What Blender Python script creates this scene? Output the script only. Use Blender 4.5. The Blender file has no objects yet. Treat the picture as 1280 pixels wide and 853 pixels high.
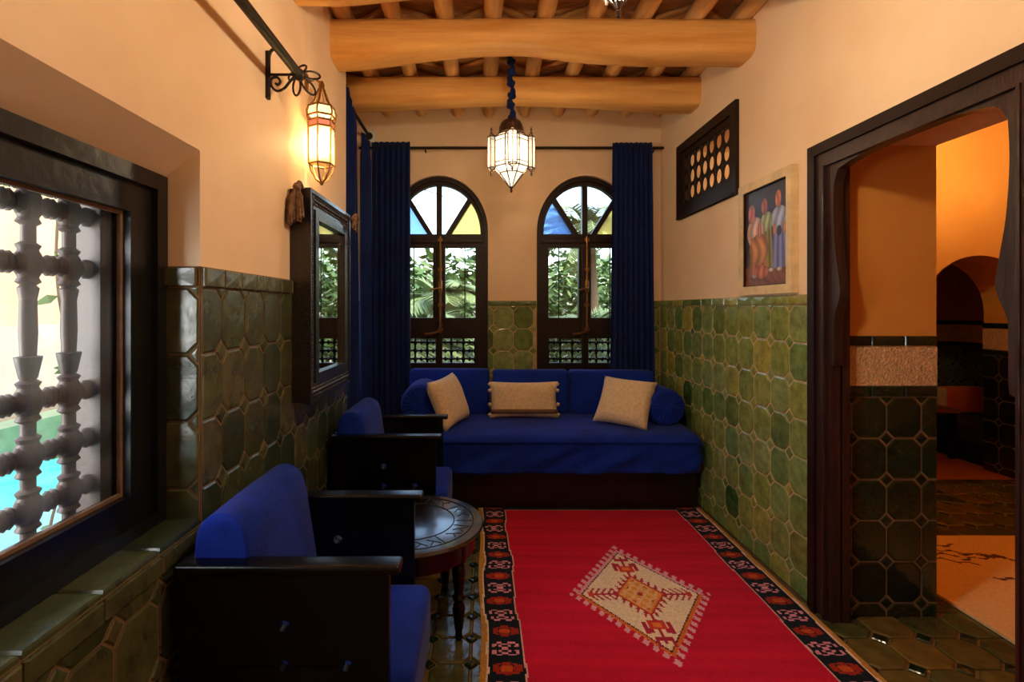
import bpy, bmesh, math, random
import numpy as np
from mathutils import Vector, Matrix, noise
random.seed(7)
S = bpy.context.scene
COL = S.collection
PI = math.pi

# ------------------------------------------------------------------ camera
F, VX, VY, H = 640.0, 602.0, 386.0, 1.30        # focal length px, vanishing point, eye height
cam = bpy.data.cameras.new('camera'); cam.sensor_width = 36; cam.lens = 18
cam.shift_x = (640 - VX) / 1280; cam.shift_y = -(426.5 - VY) / 1280
cam.clip_start = 0.02; cam.clip_end = 200
camo = bpy.data.objects.new('camera', cam); COL.objects.link(camo)
camo.location = (0, 0, H); camo.rotation_euler = (PI / 2, 0, 0)
S.camera = camo

# ------------------------------------------------------------------ world, sun, exposure
w = bpy.data.worlds.new('sky'); S.world = w; w.use_nodes = True
nt = w.node_tree; bg = nt.nodes['Background']
sky = nt.nodes.new('ShaderNodeTexSky'); sky.sky_type = 'NISHITA'
sky.sun_disc = False; sky.sun_elevation = math.radians(52); sky.sun_rotation = math.radians(120)
sky.air_density = 1.2; sky.dust_density = 3.0; sky.ozone_density = 1.0
nt.links.new(sky.outputs[0], bg.inputs[0]); bg.inputs[1].default_value = 0.95
sun = bpy.data.lights.new('sun_offscreen', 'SUN'); sun.energy = 1.2; sun.angle = 0.02; sun.color = (1, .93, .82)
suno = bpy.data.objects.new('sun_offscreen', sun); COL.objects.link(suno)
suno.rotation_euler = Vector((-.62, .30, -.80)).to_track_quat('-Z', 'Y').to_euler()
def area(name, loc, direction, sx, sy, energy, color):
    l = bpy.data.lights.new(name, 'AREA'); l.shape = 'RECTANGLE'; l.size = sx; l.size_y = sy
    l.energy = energy; l.color = color
    o = bpy.data.objects.new(name, l); COL.objects.link(o); o.location = loc
    o.rotation_euler = Vector(direction).to_track_quat('-Z', 'Y').to_euler()
    return o
# courtyard daylight entering by the part of the lattice window that lies beyond the picture's edge
area('window_left_offscreen', (-1.45, .60, 1.35), (1, .30, -.02), .60, 1.1, 50, (.95, .97, 1))
vs = S.view_settings
vs.view_transform = 'Standard'; vs.look = 'None'; vs.gamma = 1; vs.exposure = 0.3
vs.use_curve_mapping = False

# ------------------------------------------------------------------ helpers
class MB:
    def __init__(s): s.v = []; s.f = []
    def add(s, vs_, fs):
        n = len(s.v); s.v += [tuple(p) for p in vs_]; s.f += [tuple(i + n for i in q) for q in fs]; return s
    def box(s, a, b):
        x0, y0, z0 = a; x1, y1, z1 = b
        return s.add([(x0, y0, z0), (x1, y0, z0), (x1, y1, z0), (x0, y1, z0), (x0, y0, z1), (x1, y0, z1), (x1, y1, z1), (x0, y1, z1)],
                     [(0, 3, 2, 1), (4, 5, 6, 7), (0, 1, 5, 4), (1, 2, 6, 5), (2, 3, 7, 6), (3, 0, 4, 7)])
    def lathe(s, prof, seg=16, c=(0, 0, 0), axis='z', ph=0):
        vs_ = []; n = len(prof)
        for r, h in prof:
            for k in range(seg):
                a = ph + 2 * PI * k / seg; p = (r * math.cos(a), r * math.sin(a), h)
                if axis == 'y': p = (p[0], p[2], p[1])
                elif axis == 'x': p = (p[2], p[0], p[1])
                vs_.append((p[0] + c[0], p[1] + c[1], p[2] + c[2]))
        fs = [(i * seg + k, i * seg + (k + 1) % seg, (i + 1) * seg + (k + 1) % seg, (i + 1) * seg + k) for i in range(n - 1) for k in range(seg)]
        fs += [tuple(range(seg))[::-1], tuple((n - 1) * seg + k for k in range(seg))]
        return s.add(vs_, fs)
    def tube(s, pts, r, seg=8, closed=False):
        pts = [Vector(p) for p in pts]; n = len(pts); vs_ = []
        rs = r if isinstance(r, (list, tuple)) else [r] * n
        up = None
        for i, p in enumerate(pts):
            if closed: t = pts[(i + 1) % n] - pts[i - 1]
            else: t = pts[min(i + 1, n - 1)] - pts[max(i - 1, 0)]
            t.normalize()
            if up is None: up = Vector((0, 0, 1)) if abs(t.z) < .9 else Vector((1, 0, 0))
            a = t.cross(up); 
            if a.length < 1e-4: a = t.cross(Vector((1, 0, 0)))
            a.normalize(); b = a.cross(t).normalized(); up = b
            for k in range(seg):
                q = 2 * PI * k / seg; vs_.append(p + (a * math.cos(q) + b * math.sin(q)) * rs[i])
        m = n if closed else n - 1
        fs = [(i * seg + k, i * seg + (k + 1) % seg, ((i + 1) % n) * seg + (k + 1) % seg, ((i + 1) % n) * seg + k) for i in range(m) for k in range(seg)]
        if not closed: fs += [tuple(range(seg))[::-1], tuple((n - 1) * seg + k for k in range(seg))]
        return s.add(vs_, fs)
    def bar(s, a, b, w_, t_, up=(0, 0, 1)):
        a = Vector(a); b = Vector(b); d = (b - a).normalized(); u = Vector(up); x = d.cross(u)
        if x.length < 1e-4: x = d.cross(Vector((1, 0, 0)))
        x.normalize(); y = x.cross(d); x *= w_ / 2; y *= t_ / 2
        return s.add([a - x - y, a + x - y, a + x + y, a - x + y, b - x - y, b + x - y, b + x + y, b - x + y],
                     [(0, 3, 2, 1), (4, 5, 6, 7), (0, 1, 5, 4), (1, 2, 6, 5), (2, 3, 7, 6), (3, 0, 4, 7)])
    def prism(s, poly, mapf, w0, w1):
        n = len(poly)
        return s.add([mapf(u, v, w0) for u, v in poly] + [mapf(u, v, w1) for u, v in poly],
                     [tuple(range(n))[::-1], tuple(range(n, 2 * n))] + [(i, (i + 1) % n, n + (i + 1) % n, n + i) for i in range(n)])
    def mesh(s, name, smooth=False, bev=0, seg=2):
        me = bpy.data.meshes.new(name); me.from_pydata(s.v, [], s.f); me.update()
        return finish(me, smooth, bev, seg)
def finish(me, smooth=False, bev=0, seg=2, angle=40):
    bm = bmesh.new(); bm.from_mesh(me)
    bmesh.ops.recalc_face_normals(bm, faces=bm.faces)
    if bev:
        es = [e for e in bm.edges if len(e.link_faces) == 2 and e.calc_face_angle(0) > .6]
        bmesh.ops.bevel(bm, geom=es, offset=bev, segments=seg, affect='EDGES', profile=.6)
    for f_ in bm.faces: f_.smooth = bool(smooth or bev)
    bm.to_mesh(me); bm.free()
    if smooth or bev:
        try: me.set_sharp_from_angle(angle=math.radians(angle))
        except Exception: pass
    return me
def plate(name, outline, holes, mapf, w0, w1, bev=0):
    """flat board with holes, outline and holes in (u,v), thickness from w0 to w1"""
    c = bpy.data.curves.new(name, 'CURVE'); c.dimensions = '2D'; c.fill_mode = 'BOTH'; c.extrude = .5
    for pl in [outline] + list(holes):
        sp = c.splines.new('POLY'); sp.points.add(len(pl) - 1)
        for p, q in zip(sp.points, pl): p.co = (q[0], q[1], 0, 1)
        sp.use_cyclic_u = True
    tmp = bpy.data.objects.new('tmp', c); me = bpy.data.meshes.new_from_object(tmp)
    bpy.data.objects.remove(tmp); bpy.data.curves.remove(c)
    bm = bmesh.new(); bm.from_mesh(me); bmesh.ops.remove_doubles(bm, verts=bm.verts, dist=1e-5)
    for v in bm.verts: v.co = Vector(mapf(v.co.x, v.co.y, w0 + (v.co.z + .5) * (w1 - w0)))
    bmesh.ops.recalc_face_normals(bm, faces=bm.faces)
    for f_ in bm.faces: f_.smooth = False
    bm.to_mesh(me); bm.free(); me.name = name; me.materials.clear()
    return me
def rbox(a, b, r, seg=4): return MB().box(a, b).mesh('rounded', True, r, seg)
def obj(name, me, m, parent=None, loc=None):
    """mesh in world coordinates, hung under its thing"""
    if isinstance(me, MB): me = me.mesh(name)
    o = bpy.data.objects.new(name, me); COL.objects.link(o)
    if m is not None and len(me.materials) == 0: me.materials.append(m)
    if loc is not None: o.location = loc
    if parent is not None:
        o.parent = parent; o.matrix_parent_inverse = Matrix.Translation(-Vector(parent.location))
    return o
def tag(o, label, cat, group=None):
    o['label'] = label; o['category'] = cat
    if group: o['group'] = group
    return o
def thing(name, label, cat, loc=(0, 0, 0), group=None):
    o = bpy.data.objects.new(name, None); COL.objects.link(o); o.location = loc; o.empty_display_size = .1
    return tag(o, label, cat, group)
def struct(o, label=None, cat=None):
    o['kind'] = 'structure'
    if label: o['label'] = label
    if cat: o['category'] = cat
    return o
def sroot(name, label, cat, loc=(0, 0, 0)):
    o = bpy.data.objects.new(name, None); COL.objects.link(o); o.location = loc
    return struct(o, label, cat)
def copy_tree(root, loc, label=None):
    r = root.copy(); COL.objects.link(r)
    d = Vector(loc); r.location = d
    if label: r['label'] = label
    for ch in root.children:
        c = ch.copy(); COL.objects.link(c); c.parent = r; c.matrix_parent_inverse = ch.matrix_parent_inverse.copy()
        for g in ch.children:
            h_ = g.copy(); COL.objects.link(h_); h_.parent = c; h_.matrix_parent_inverse = g.matrix_parent_inverse.copy()
    return r
def clip(poly, a, b, c):
    """keep a*u+b*v<=c of a convex polygon"""
    out = []
    for i in range(len(poly)):
        p, q = poly[i - 1], poly[i]
        dp = a * p[0] + b * p[1] - c; dq = a * q[0] + b * q[1] - c
        if (dp <= 0) != (dq <= 0):
            t = dp / (dp - dq); out.append((p[0] + (q[0] - p[0]) * t, p[1] + (q[1] - p[1]) * t))
        if dq <= 0: out.append(q)
    return out
def area2(poly): return abs(sum(poly[i - 1][0] * poly[i][1] - poly[i][0] * poly[i - 1][1] for i in range(len(poly)))) / 2
def circle(cx, cy, rx, ry=None, n=16, a0=0, a1=2 * PI, end=False):
    ry = ry or rx; m = n if not end else n - 1
    return [(cx + rx * math.cos(a0 + (a1 - a0) * k / m), cy + ry * math.sin(a0 + (a1 - a0) * k / m)) for k in range(n)]
def ipol(pts, n):
    """smooth curve through points (Catmull-Rom)"""
    out = []; P = [Vector(p) for p in pts]
    for i in range(len(P) - 1):
        p0 = P[max(i - 1, 0)]; p1 = P[i]; p2 = P[i + 1]; p3 = P[min(i + 2, len(P) - 1)]
        for k in range(n):
            t = k / n
            out.append(.5 * ((2 * p1) + (p2 - p0) * t + (2 * p0 - 5 * p1 + 4 * p2 - p3) * t * t + (3 * p1 - p0 - 3 * p2 + p3) * t ** 3))
    out.append(P[-1]); return out

# ------------------------------------------------------------------ materials
def srgb(r, g, b):
    f_ = lambda c: (c / 255 / 12.92) if c <= 10 else ((c / 255 + .055) / 1.055) ** 2.4
    return (f_(r), f_(g), f_(b), 1)
def mat(name, col, rough=.5, metal=0, spec=.5, coat=0, var=0, vscale=4, bump=0, bscale=30, stretch=None, sheen=0, col2=None, trans=0, objvar=None):
    m = bpy.data.materials.new(name); m.use_nodes = True; n = m.node_tree; L = n.links
    p = n.nodes['Principled BSDF']
    p.inputs['Base Color'].default_value = col; p.inputs['Roughness'].default_value = rough
    p.inputs['Metallic'].default_value = metal; p.inputs['Specular IOR Level'].default_value = spec
    p.inputs['Coat Weight'].default_value = coat; p.inputs['Coat Roughness'].default_value = .12
    if sheen: p.inputs['Sheen Weight'].default_value = sheen; p.inputs['Sheen Roughness'].default_value = .4
    if trans: p.inputs['Transmission Weight'].default_value = trans
    tc = n.nodes.new('ShaderNodeTexCoord'); mp = n.nodes.new('ShaderNodeMapping'); L.new(tc.outputs['Object'], mp.inputs[0])
    if stretch: mp.inputs['Scale'].default_value = stretch
    src = None
    if objvar:
        oi = n.nodes.new('ShaderNodeObjectInfo'); rp = n.nodes.new('ShaderNodeValToRGB'); rp.color_ramp.interpolation = 'LINEAR'
        el = rp.color_ramp.elements
        while len(el) < len(objvar): el.new(.5)
        for i, c in enumerate(objvar): el[i].position = i / (len(objvar) - 1); el[i].color = c
        L.new(oi.outputs['Random'], rp.inputs[0]); src = rp.outputs[0]
    if var:
        nz = n.nodes.new('ShaderNodeTexNoise'); nz.inputs['Scale'].default_value = vscale; nz.inputs['Detail'].default_value = 6
        nz.inputs['Roughness'].default_value = .6
        if objvar:
            ad = n.nodes.new('ShaderNodeVectorMath'); oi2 = n.nodes.new('ShaderNodeObjectInfo'); ad.operation = 'ADD'
            L.new(mp.outputs[0], ad.inputs[0]); L.new(oi2.outputs['Location'], ad.inputs[1]); L.new(ad.outputs[0], nz.inputs[0])
        else: L.new(mp.outputs[0], nz.inputs[0])
        rr = n.nodes.new('ShaderNodeMapRange'); rr.inputs[1].default_value = .3; rr.inputs[2].default_value = .7
        L.new(nz.outputs[0], rr.inputs[0])
        mx = n.nodes.new('ShaderNodeMix'); mx.data_type = 'RGBA'
        if src is not None:
            mx.blend_type = 'MULTIPLY'; mx.inputs[0].default_value = var
            rp2 = n.nodes.new('ShaderNodeValToRGB'); rp2.color_ramp.elements[0].color = (.15, .15, .13, 1); rp2.color_ramp.elements[1].color = (1.3, 1.3, 1.2, 1)
            L.new(rr.outputs[0], rp2.inputs[0]); L.new(src, mx.inputs[6]); L.new(rp2.outputs[0], mx.inputs[7])
        else:
            c2 = col2 or tuple(x * (1 - var) for x in col[:3]) + (1,)
            L.new(rr.outputs[0], mx.inputs[0]); mx.inputs[6].default_value = c2; mx.inputs[7].default_value = col
        src = mx.outputs[2]
    if src is not None: L.new(src, p.inputs['Base Color'])
    if bump:
        b2 = n.nodes.new('ShaderNodeTexNoise'); b2.inputs['Scale'].default_value = bscale; b2.inputs['Detail'].default_value = 4
        if objvar and var: L.new(ad.outputs[0], b2.inputs[0])
        else: L.new(mp.outputs[0], b2.inputs[0])
        bp = n.nodes.new('ShaderNodeBump'); bp.inputs['Strength'].default_value = bump; bp.inputs['Distance'].default_value = .01
        L.new(b2.outputs[0], bp.inputs['Height']); L.new(bp.outputs[0], p.inputs['Normal'])
    return m
def emat(name, col, strength, base=None, rough=.4):
    m = mat(name, base or col, rough); p = m.node_tree.nodes['Principled BSDF']
    p.inputs['Emission Color'].default_value = col; p.inputs['Emission Strength'].default_value = strength
    return m
def glass(name, tint, gloss=.08, haze=0, hcol=(.8, .8, .8, 1)):
    m = bpy.data.materials.new(name); m.use_nodes = True; n = m.node_tree; n.nodes.clear(); L = n.links
    out = n.nodes.new('ShaderNodeOutputMaterial'); t = n.nodes.new('ShaderNodeBsdfTransparent'); t.inputs[0].default_value = tint
    g = n.nodes.new('ShaderNodeBsdfGlossy'); g.inputs['Roughness'].default_value = .02; g.inputs[0].default_value = (1, 1, 1, 1)
    mx = n.nodes.new('ShaderNodeMixShader'); mx.inputs[0].default_value = gloss
    L.new(t.outputs[0], mx.inputs[1]); L.new(g.outputs[0], mx.inputs[2]); last = mx
    if haze:
        d = n.nodes.new('ShaderNodeBsdfTranslucent'); d.inputs[0].default_value = hcol
        m2 = n.nodes.new('ShaderNodeMixShader'); m2.inputs[0].default_value = haze
        L.new(last.outputs[0], m2.inputs[1]); L.new(d.outputs[0], m2.inputs[2]); last = m2
    L.new(last.outputs[0], out.inputs[0]); return m
def attrmat(name, rough=.95, bump=.6, bscale=260, sheen=.03, spec=.1):
    m = mat(name, (1, 1, 1, 1), rough, spec=spec, bump=bump, bscale=bscale, sheen=sheen); n = m.node_tree
    a = n.nodes.new('ShaderNodeAttribute'); a.attribute_name = 'dye'
    n.links.new(a.outputs['Color'], n.nodes['Principled BSDF'].inputs['Base Color']); return m

M = {}
M['plaster'] = mat('plaster', srgb(240, 214, 182), .6, var=.5, vscale=1.6, bump=.12, bscale=9, col2=srgb(229, 195, 157), spec=.3)
M['plaster_ochre'] = mat('plaster_ochre', srgb(222, 158, 76), .7, var=.5, vscale=1.5, bump=.1, bscale=9, col2=srgb(206, 138, 58), spec=.25)
M['carved'] = mat('carved_plaster', srgb(226, 186, 136), .8, var=.35, vscale=60, bump=1.0, bscale=95)
M['grout'] = mat('grout', srgb(190, 164, 116), .85, var=.4, vscale=14, bump=.3, bscale=60)
M['grout_dark'] = mat('grout_dark', srgb(124, 100, 66), .85, var=.4, vscale=14, bump=.3, bscale=60)
gl = [srgb(62, 96, 48), srgb(148, 152, 78), srgb(112, 134, 70), srgb(166, 156, 74), srgb(104, 132, 78), srgb(140, 150, 92), srgb(124, 142, 84), srgb(96, 122, 62)]
M['tile_light'] = mat('glazed_tile_light', gl[0], .16, spec=.55, var=.55, vscale=22, bump=.35, bscale=14, objvar=gl)
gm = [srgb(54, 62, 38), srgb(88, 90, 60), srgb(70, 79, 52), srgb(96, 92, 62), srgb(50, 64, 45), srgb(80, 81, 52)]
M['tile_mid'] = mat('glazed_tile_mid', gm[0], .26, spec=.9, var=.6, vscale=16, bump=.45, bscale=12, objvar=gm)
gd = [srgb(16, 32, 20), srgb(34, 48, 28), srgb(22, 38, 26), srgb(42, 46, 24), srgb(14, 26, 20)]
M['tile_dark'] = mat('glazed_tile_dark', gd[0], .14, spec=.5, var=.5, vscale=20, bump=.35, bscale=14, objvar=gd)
gf = [srgb(74, 80, 42), srgb(104, 92, 48), srgb(62, 76, 48), srgb(118, 96, 48), srgb(54, 66, 40)]
M['tile_floor'] = mat('glazed_tile_floor', gf[0], .2, spec=.5, var=.5, vscale=14, bump=.35, bscale=14, objvar=gf)
M['beam'] = mat('beam_wood', srgb(236, 182, 106), .55, var=.6, vscale=3, bump=.35, bscale=10, stretch=(.5, 5, 5), col2=srgb(208, 142, 66), spec=.35)
M['joist'] = mat('joist_wood', srgb(240, 200, 140), .6, var=.5, vscale=4, bump=.3, bscale=12, stretch=(5, .6, 5), col2=srgb(204, 140, 66), spec=.3)
M['stick'] = mat('stick_wood', srgb(222, 168, 100), .65, var=.5, vscale=8, bump=.3, bscale=30, col2=srgb(160, 96, 40))
M['deck'] = mat('ceiling_deck', srgb(218, 160, 96), .8, var=.6, vscale=14, bump=.6, bscale=40, col2=srgb(176, 116, 62), stretch=(1, 4, 1))
M['dark_wood'] = mat('dark_wood', srgb(40, 20, 14), .45, var=.5, vscale=10, bump=.15, bscale=30, stretch=(6, 6, .6), col2=srgb(22, 11, 8), spec=.25)
M['door_wood'] = mat('door_wood', srgb(58, 34, 29), .36, var=.6, vscale=9, bump=.25, bscale=26, stretch=(5, 5, .6), col2=srgb(32, 18, 16), coat=.12, spec=.4)
M['navy_wood'] = mat('navy_painted_wood', srgb(14, 16, 22), .32, var=.4, vscale=8, bump=.15, bscale=30, coat=.15)
M['lattice'] = mat('lattice_wood', srgb(52, 34, 26), .6, var=.4, vscale=12, bump=.2, bscale=40)
M['raw_edge'] = mat('worn_edge_wood', srgb(128, 102, 80), .6, var=.4, vscale=30, bump=.2, bscale=40)
M['black'] = mat('black_lacquer', srgb(5, 5, 6), .27, spec=.3, coat=.05, var=.4, vscale=8, bump=.06, bscale=20)
M['blue'] = mat('blue_velvet', srgb(14, 48, 158), .85, var=.4, vscale=7, bump=.35, bscale=150, sheen=.08, spec=.15, col2=srgb(9, 32, 118))
M['blue_curtain'] = mat('blue_curtain', srgb(20, 40, 100), .8, var=.35, vscale=5, bump=.3, bscale=200, sheen=.08, spec=.15, col2=srgb(13, 28, 78))
M['cream'] = mat('cream_wool', srgb(232, 208, 172), .95, var=.4, vscale=50, bump=.7, bscale=140, col2=srgb(208, 178, 138), sheen=.3, spec=.1)
M['stripe'] = mat('brown_stripe', srgb(120, 92, 72), .95, bump=.7, bscale=140, spec=.1)
M['pile'] = attrmat('rug_pile')
M['paint'] = attrmat('oil_paint', rough=.35, bump=.15, bscale=120, sheen=0, spec=.5)
M['iron'] = mat('wrought_iron', srgb(38, 28, 22), .5, metal=.6, bump=.2, bscale=60)
M['brass'] = mat('aged_brass', srgb(150, 108, 58), .35, metal=.85, var=.4, vscale=30)
M['silver'] = mat('tarnished_tin', srgb(116, 96, 88), .35, metal=.8, var=.5, vscale=40, bump=.2, bscale=60)
M['carve'] = mat('carved_black_wood', srgb(20, 17, 17), .3, coat=.4, bump=.5, bscale=60)
M['mirror'] = mat('mirror_glass', (.86, .87, .86, 1), .015, metal=1)
M['tassel'] = mat('tassel_wool', srgb(128, 96, 68), .9, var=.6, vscale=40, bump=.5, bscale=120, col2=srgb(70, 46, 34))
M['glass'] = glass('window_glass', (.95, .97, .96, 1), .025)
M['glass_dusty'] = glass('dusty_glass', (.95, .95, .93, 1), .025, .012, (.9, .82, .7, 1))
M['glass_blue'] = glass('blue_glass', (.50, .68, .95, 1), .04, .4, (.45, .66, 1, 1))
M['glass_yellow'] = glass('yellow_glass', (.96, .82, .42, 1), .04, .4, (1, .86, .45, 1))
def lamp_glass(name, tint, clear, ecol, es):
    m = glass(name, tint, .05, 1 - clear, tint); n = m.node_tree
    e = n.nodes.new('ShaderNodeEmission'); e.inputs[0].default_value = ecol; e.inputs[1].default_value = es
    ad = n.nodes.new('ShaderNodeAddShader'); out = n.nodes['Material Output']; prev = out.inputs[0].links[0].from_socket
    n.links.new(prev, ad.inputs[0]); n.links.new(e.outputs[0], ad.inputs[1]); n.links.new(ad.outputs[0], out.inputs[0]); return m
M['frosted'] = lamp_glass('frosted_lantern_glass', (.95, .93, .88, 1), .82, (1, .88, .70, 1), .22)
M['sconce_glass'] = emat('lit_sconce_glass', (1, .66, .28, 1), 1.5, (.9, .75, .5, 1), .3)
M['bulb'] = emat('lit_bulb', (1, .82, .52, 1), 30)
M['red_glass'] = emat('red_lantern_glass', (.9, .25, .12, 1), .5, (.6, .12, .06, 1), .3)
M['frame_cream'] = mat('painted_frame', srgb(236, 208, 156), .5, var=.3, vscale=12, bump=.1)
M['white'] = mat('white_plastic', srgb(225, 222, 215), .4)
M['orange'] = mat('orange_cloth', srgb(232, 92, 40), .85, bump=.3, bscale=120, sheen=.3)
M['wood_mid'] = mat('brown_wood', srgb(150, 92, 46), .45, var=.4, vscale=8, stretch=(1, 6, 6))
M['rug_cream'] = attrmat('cream_rug_pile')
M['navy_cloth'] = mat('navy_cloth', srgb(26, 30, 52), .9, bump=.3, bscale=90, var=.4, vscale=10)
M['terracotta'] = mat('terracotta_floor', srgb(190, 112, 62), .5, var=.4, vscale=6)
M['court_wall'] = mat('courtyard_wall', srgb(206, 166, 128), .85, var=.35, vscale=1.2, bump=.15, bscale=12, col2=srgb(184, 144, 112))
M['court_grey'] = mat('courtyard_plinth', srgb(172, 166, 150), .85, var=.35, vscale=2)
M['stone'] = mat('garden_ground', srgb(120, 108, 84), .9, var=.4, vscale=3, bump=.4, bscale=20)
M['water'] = mat('pool_water', srgb(50, 160, 172), .08, var=.35, vscale=3.5, bump=.5, bscale=7, col2=srgb(92, 186, 190), spec=.5)
M['pool_rim'] = mat('pool_rim_tile', srgb(92, 130, 100), .3, var=.4, vscale=9)
M['leaf'] = mat('leaf', srgb(92, 118, 52), .6, var=.5, vscale=2, col2=srgb(54, 80, 36), spec=.4)
M['frond'] = mat('palm_frond', srgb(140, 156, 100), .6, var=.5, vscale=2, col2=srgb(88, 110, 64), spec=.4)
M['bark'] = mat('bark', srgb(92, 74, 54), .9, bump=.6, bscale=30)
for k in ('leaf', 'frond'):
    p = M[k].node_tree.nodes['Principled BSDF']; p.inputs['Subsurface Weight'].default_value = 0

# ------------------------------------------------------------------ room dimensions (metres)
XR, XL, YB = 1.447, -0.80, 4.13            # right wall, left wall, back wall
XR2 = 1.922                                # far side of the thick right wall
YN, XN = 3.02, -1.04                       # niche in the left wall
ZT = 3.0
mR = lambda u, v, w_: (XR - w_, u, v)      # right wall: u=Y v=Z, w into the room
mL = lambda u, v, w_: (XL + w_, u, v)
mB = lambda u, v, w_: (u, YB - w_, v)
def mapX(x, sgn): return lambda u, v, w_: (x + sgn * w_, u, v)
def mapY(y, sgn): return lambda u, v, w_: (u, y + sgn * w_, v)
def mapZ(z): return lambda u, v, w_: (u, v, z + w_)
rect = lambda u0, v0, u1, v1: [(u0, v0), (u1, v0), (u1, v1), (u0, v1)]

# ------------------------------------------------------------------ tiles
def tile_mesh(poly, mapf, t=.011, ins=.006):
    """one glazed tile: bevelled, slightly pillowed; poly about its own centre"""
    n = len(poly); o0 = Vector(mapf(0, 0, 0)); g = lambda u, v, w_: Vector(mapf(u, v, w_)) - o0
    R = max(math.hypot(*p) for p in poly); k = max(.5, 1 - ins / R)
    b = MB(); vs_ = [g(u, v, 0) for u, v in poly] + [g(u, v, t * .6) for u, v in poly] + [g(u * k, v * k, t) for u, v in poly] + [g(0, 0, t * 1.12)]
    fs = []
    for i in range(n):
        j = (i + 1) % n; fs += [(i, j, n + j, n + i), (n + i, n + j, 2 * n + j, 2 * n + i), (2 * n + i, 2 * n + j, 3 * n)]
    b.add(vs_, fs); return b.mesh('tile')
def tiles(parent, mapf, reg, pu, pv, m, md, uo, vo, cut=.032, gap=.007, diamonds=True, skip=None, w0=.002, t=.0065, wob=.006):
    """octagon tiles with small square tiles at the corners, clipped to the region reg"""
    u0, v0, u1, v1 = reg
    def fit(poly):
        for a, b, c in ((-1, 0, -u0), (1, 0, u1), (0, -1, -v0), (0, 1, v1)):
            poly = clip(poly, a, b, c)
            if len(poly) < 3: return []
        return poly
    a, b = pu / 2 - gap / 2, pv / 2 - gap / 2
    octo = [(-a + cut, -b), (a - cut, -b), (a, -b + cut), (a, b - cut), (a - cut, b), (-a + cut, b), (-a, b - cut), (-a, -b + cut)]
    d = cut - gap * .9; dia = [(0, -d), (d, 0), (0, d), (-d, 0)]
    shared = {}
    i0, i1 = int(math.floor((u0 - uo) / pu)) - 1, int(math.ceil((u1 - uo) / pu)) + 1
    j0, j1 = int(math.floor((v0 - vo) / pv)) - 1, int(math.ceil((v1 - vo) / pv)) + 1
    rot = random.Random(3)
    for i in range(i0, i1 + 1):
        for j in range(j0, j1 + 1):
            for kind, poly0, cu, cv in (('tile', octo, uo + (i + .5) * pu, vo + (j + .5) * pv), ('corner_tile', dia, uo + i * pu, vo + j * pv)):
                if kind == 'corner_tile' and not diamonds: continue
                if skip and skip(cu, cv): continue
                full = [(cu + x, cv + y) for x, y in poly0]; q = fit(full)
                if len(q) < 3: continue
                ar = area2(q)
                if ar < .12 * area2(full): continue
                if ar > .999 * area2(full):
                    if kind not in shared: shared[kind] = tile_mesh(poly0, mapf, t)
                    me = shared[kind]; c = (cu, cv)
                else:
                    c = (sum(p[0] for p in q) / len(q), sum(p[1] for p in q) / len(q))
                    q2 = []
                    for p in q:
                        r = (p[0] - c[0], p[1] - c[1])
                        if not q2 or math.hypot(r[0] - q2[-1][0], r[1] - q2[-1][1]) > .002: q2.append(r)
                    if len(q2) < 3: continue
                    me = tile_mesh(q2, mapf, t)
                o = obj(kind, me, m if kind == 'tile' else md, parent, mapf(c[0], c[1], w0))
                o.rotation_euler = (rot.uniform(-wob, wob), rot.uniform(-wob, wob), rot.uniform(-wob, wob))
def border(parent, mapf, u0, u1, v0, v1, L_, m, name='border_tile', t=.013, gap=.004):
    n = max(1, round((u1 - u0) / L_)); d = (u1 - u0) / n
    me = tile_mesh([(-d / 2 + gap / 2, -(v1 - v0) / 2 + gap / 2), (d / 2 - gap / 2, -(v1 - v0) / 2 + gap / 2), (d / 2 - gap / 2, (v1 - v0) / 2 - gap / 2), (-d / 2 + gap / 2, (v1 - v0) / 2 - gap / 2)], mapf, t, .004)
    for k in range(n): obj(name, me, m, parent, mapf(u0 + (k + .5) * d, (v0 + v1) / 2, .003))
def grout(parent, mapf, u0, v0, u1, v1, m=None):
    obj('grout', MB().prism(rect(u0, v0, u1, v1), mapf, -.003, .0045), m or M['grout'], parent)

# ------------------------------------------------------------------ floor
floor = struct(obj('floor', MB().box((-1.3, -1.6, -.12), (5.2, 5.3, -.012)), M['grout_dark']), 'green and ochre glazed tile floor with worn grout', 'floor')
def fskip(u, v):
    return (.02 < u < 1.38 and v < 3.3) or (v > 3.34 and -.5 < u < 1.45) or (XR + .02 < u < XR2 - .02 and v > 2.15)
tiles(floor, mapZ(-.0125), (-.80, 1.15, .05, 4.1), .152, .146, M['tile_floor'], M['tile_dark'], -.80, 1.15, cut=.03, skip=lambda u, v: v > 3.36 and u > -.5, w0=0, t=.011, wob=.004)
tiles(floor, mapZ(-.0125), (1.36, 1.15, 2.06, 2.9), .175, .175, M['tile_floor'], M['tile_dark'], 1.40, 1.15, cut=.04, w0=0, t=.011, wob=.004, skip=lambda u, v: u < 1.9 and v > 2.2)
tiles(floor, mapZ(-.0125), (2.06, 2.9, 4.06, 3.9), .175, .175, M['tile_floor'], M['tile_dark'], 2.06, 2.9, cut=.04, w0=0, t=.011, wob=.004)

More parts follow.
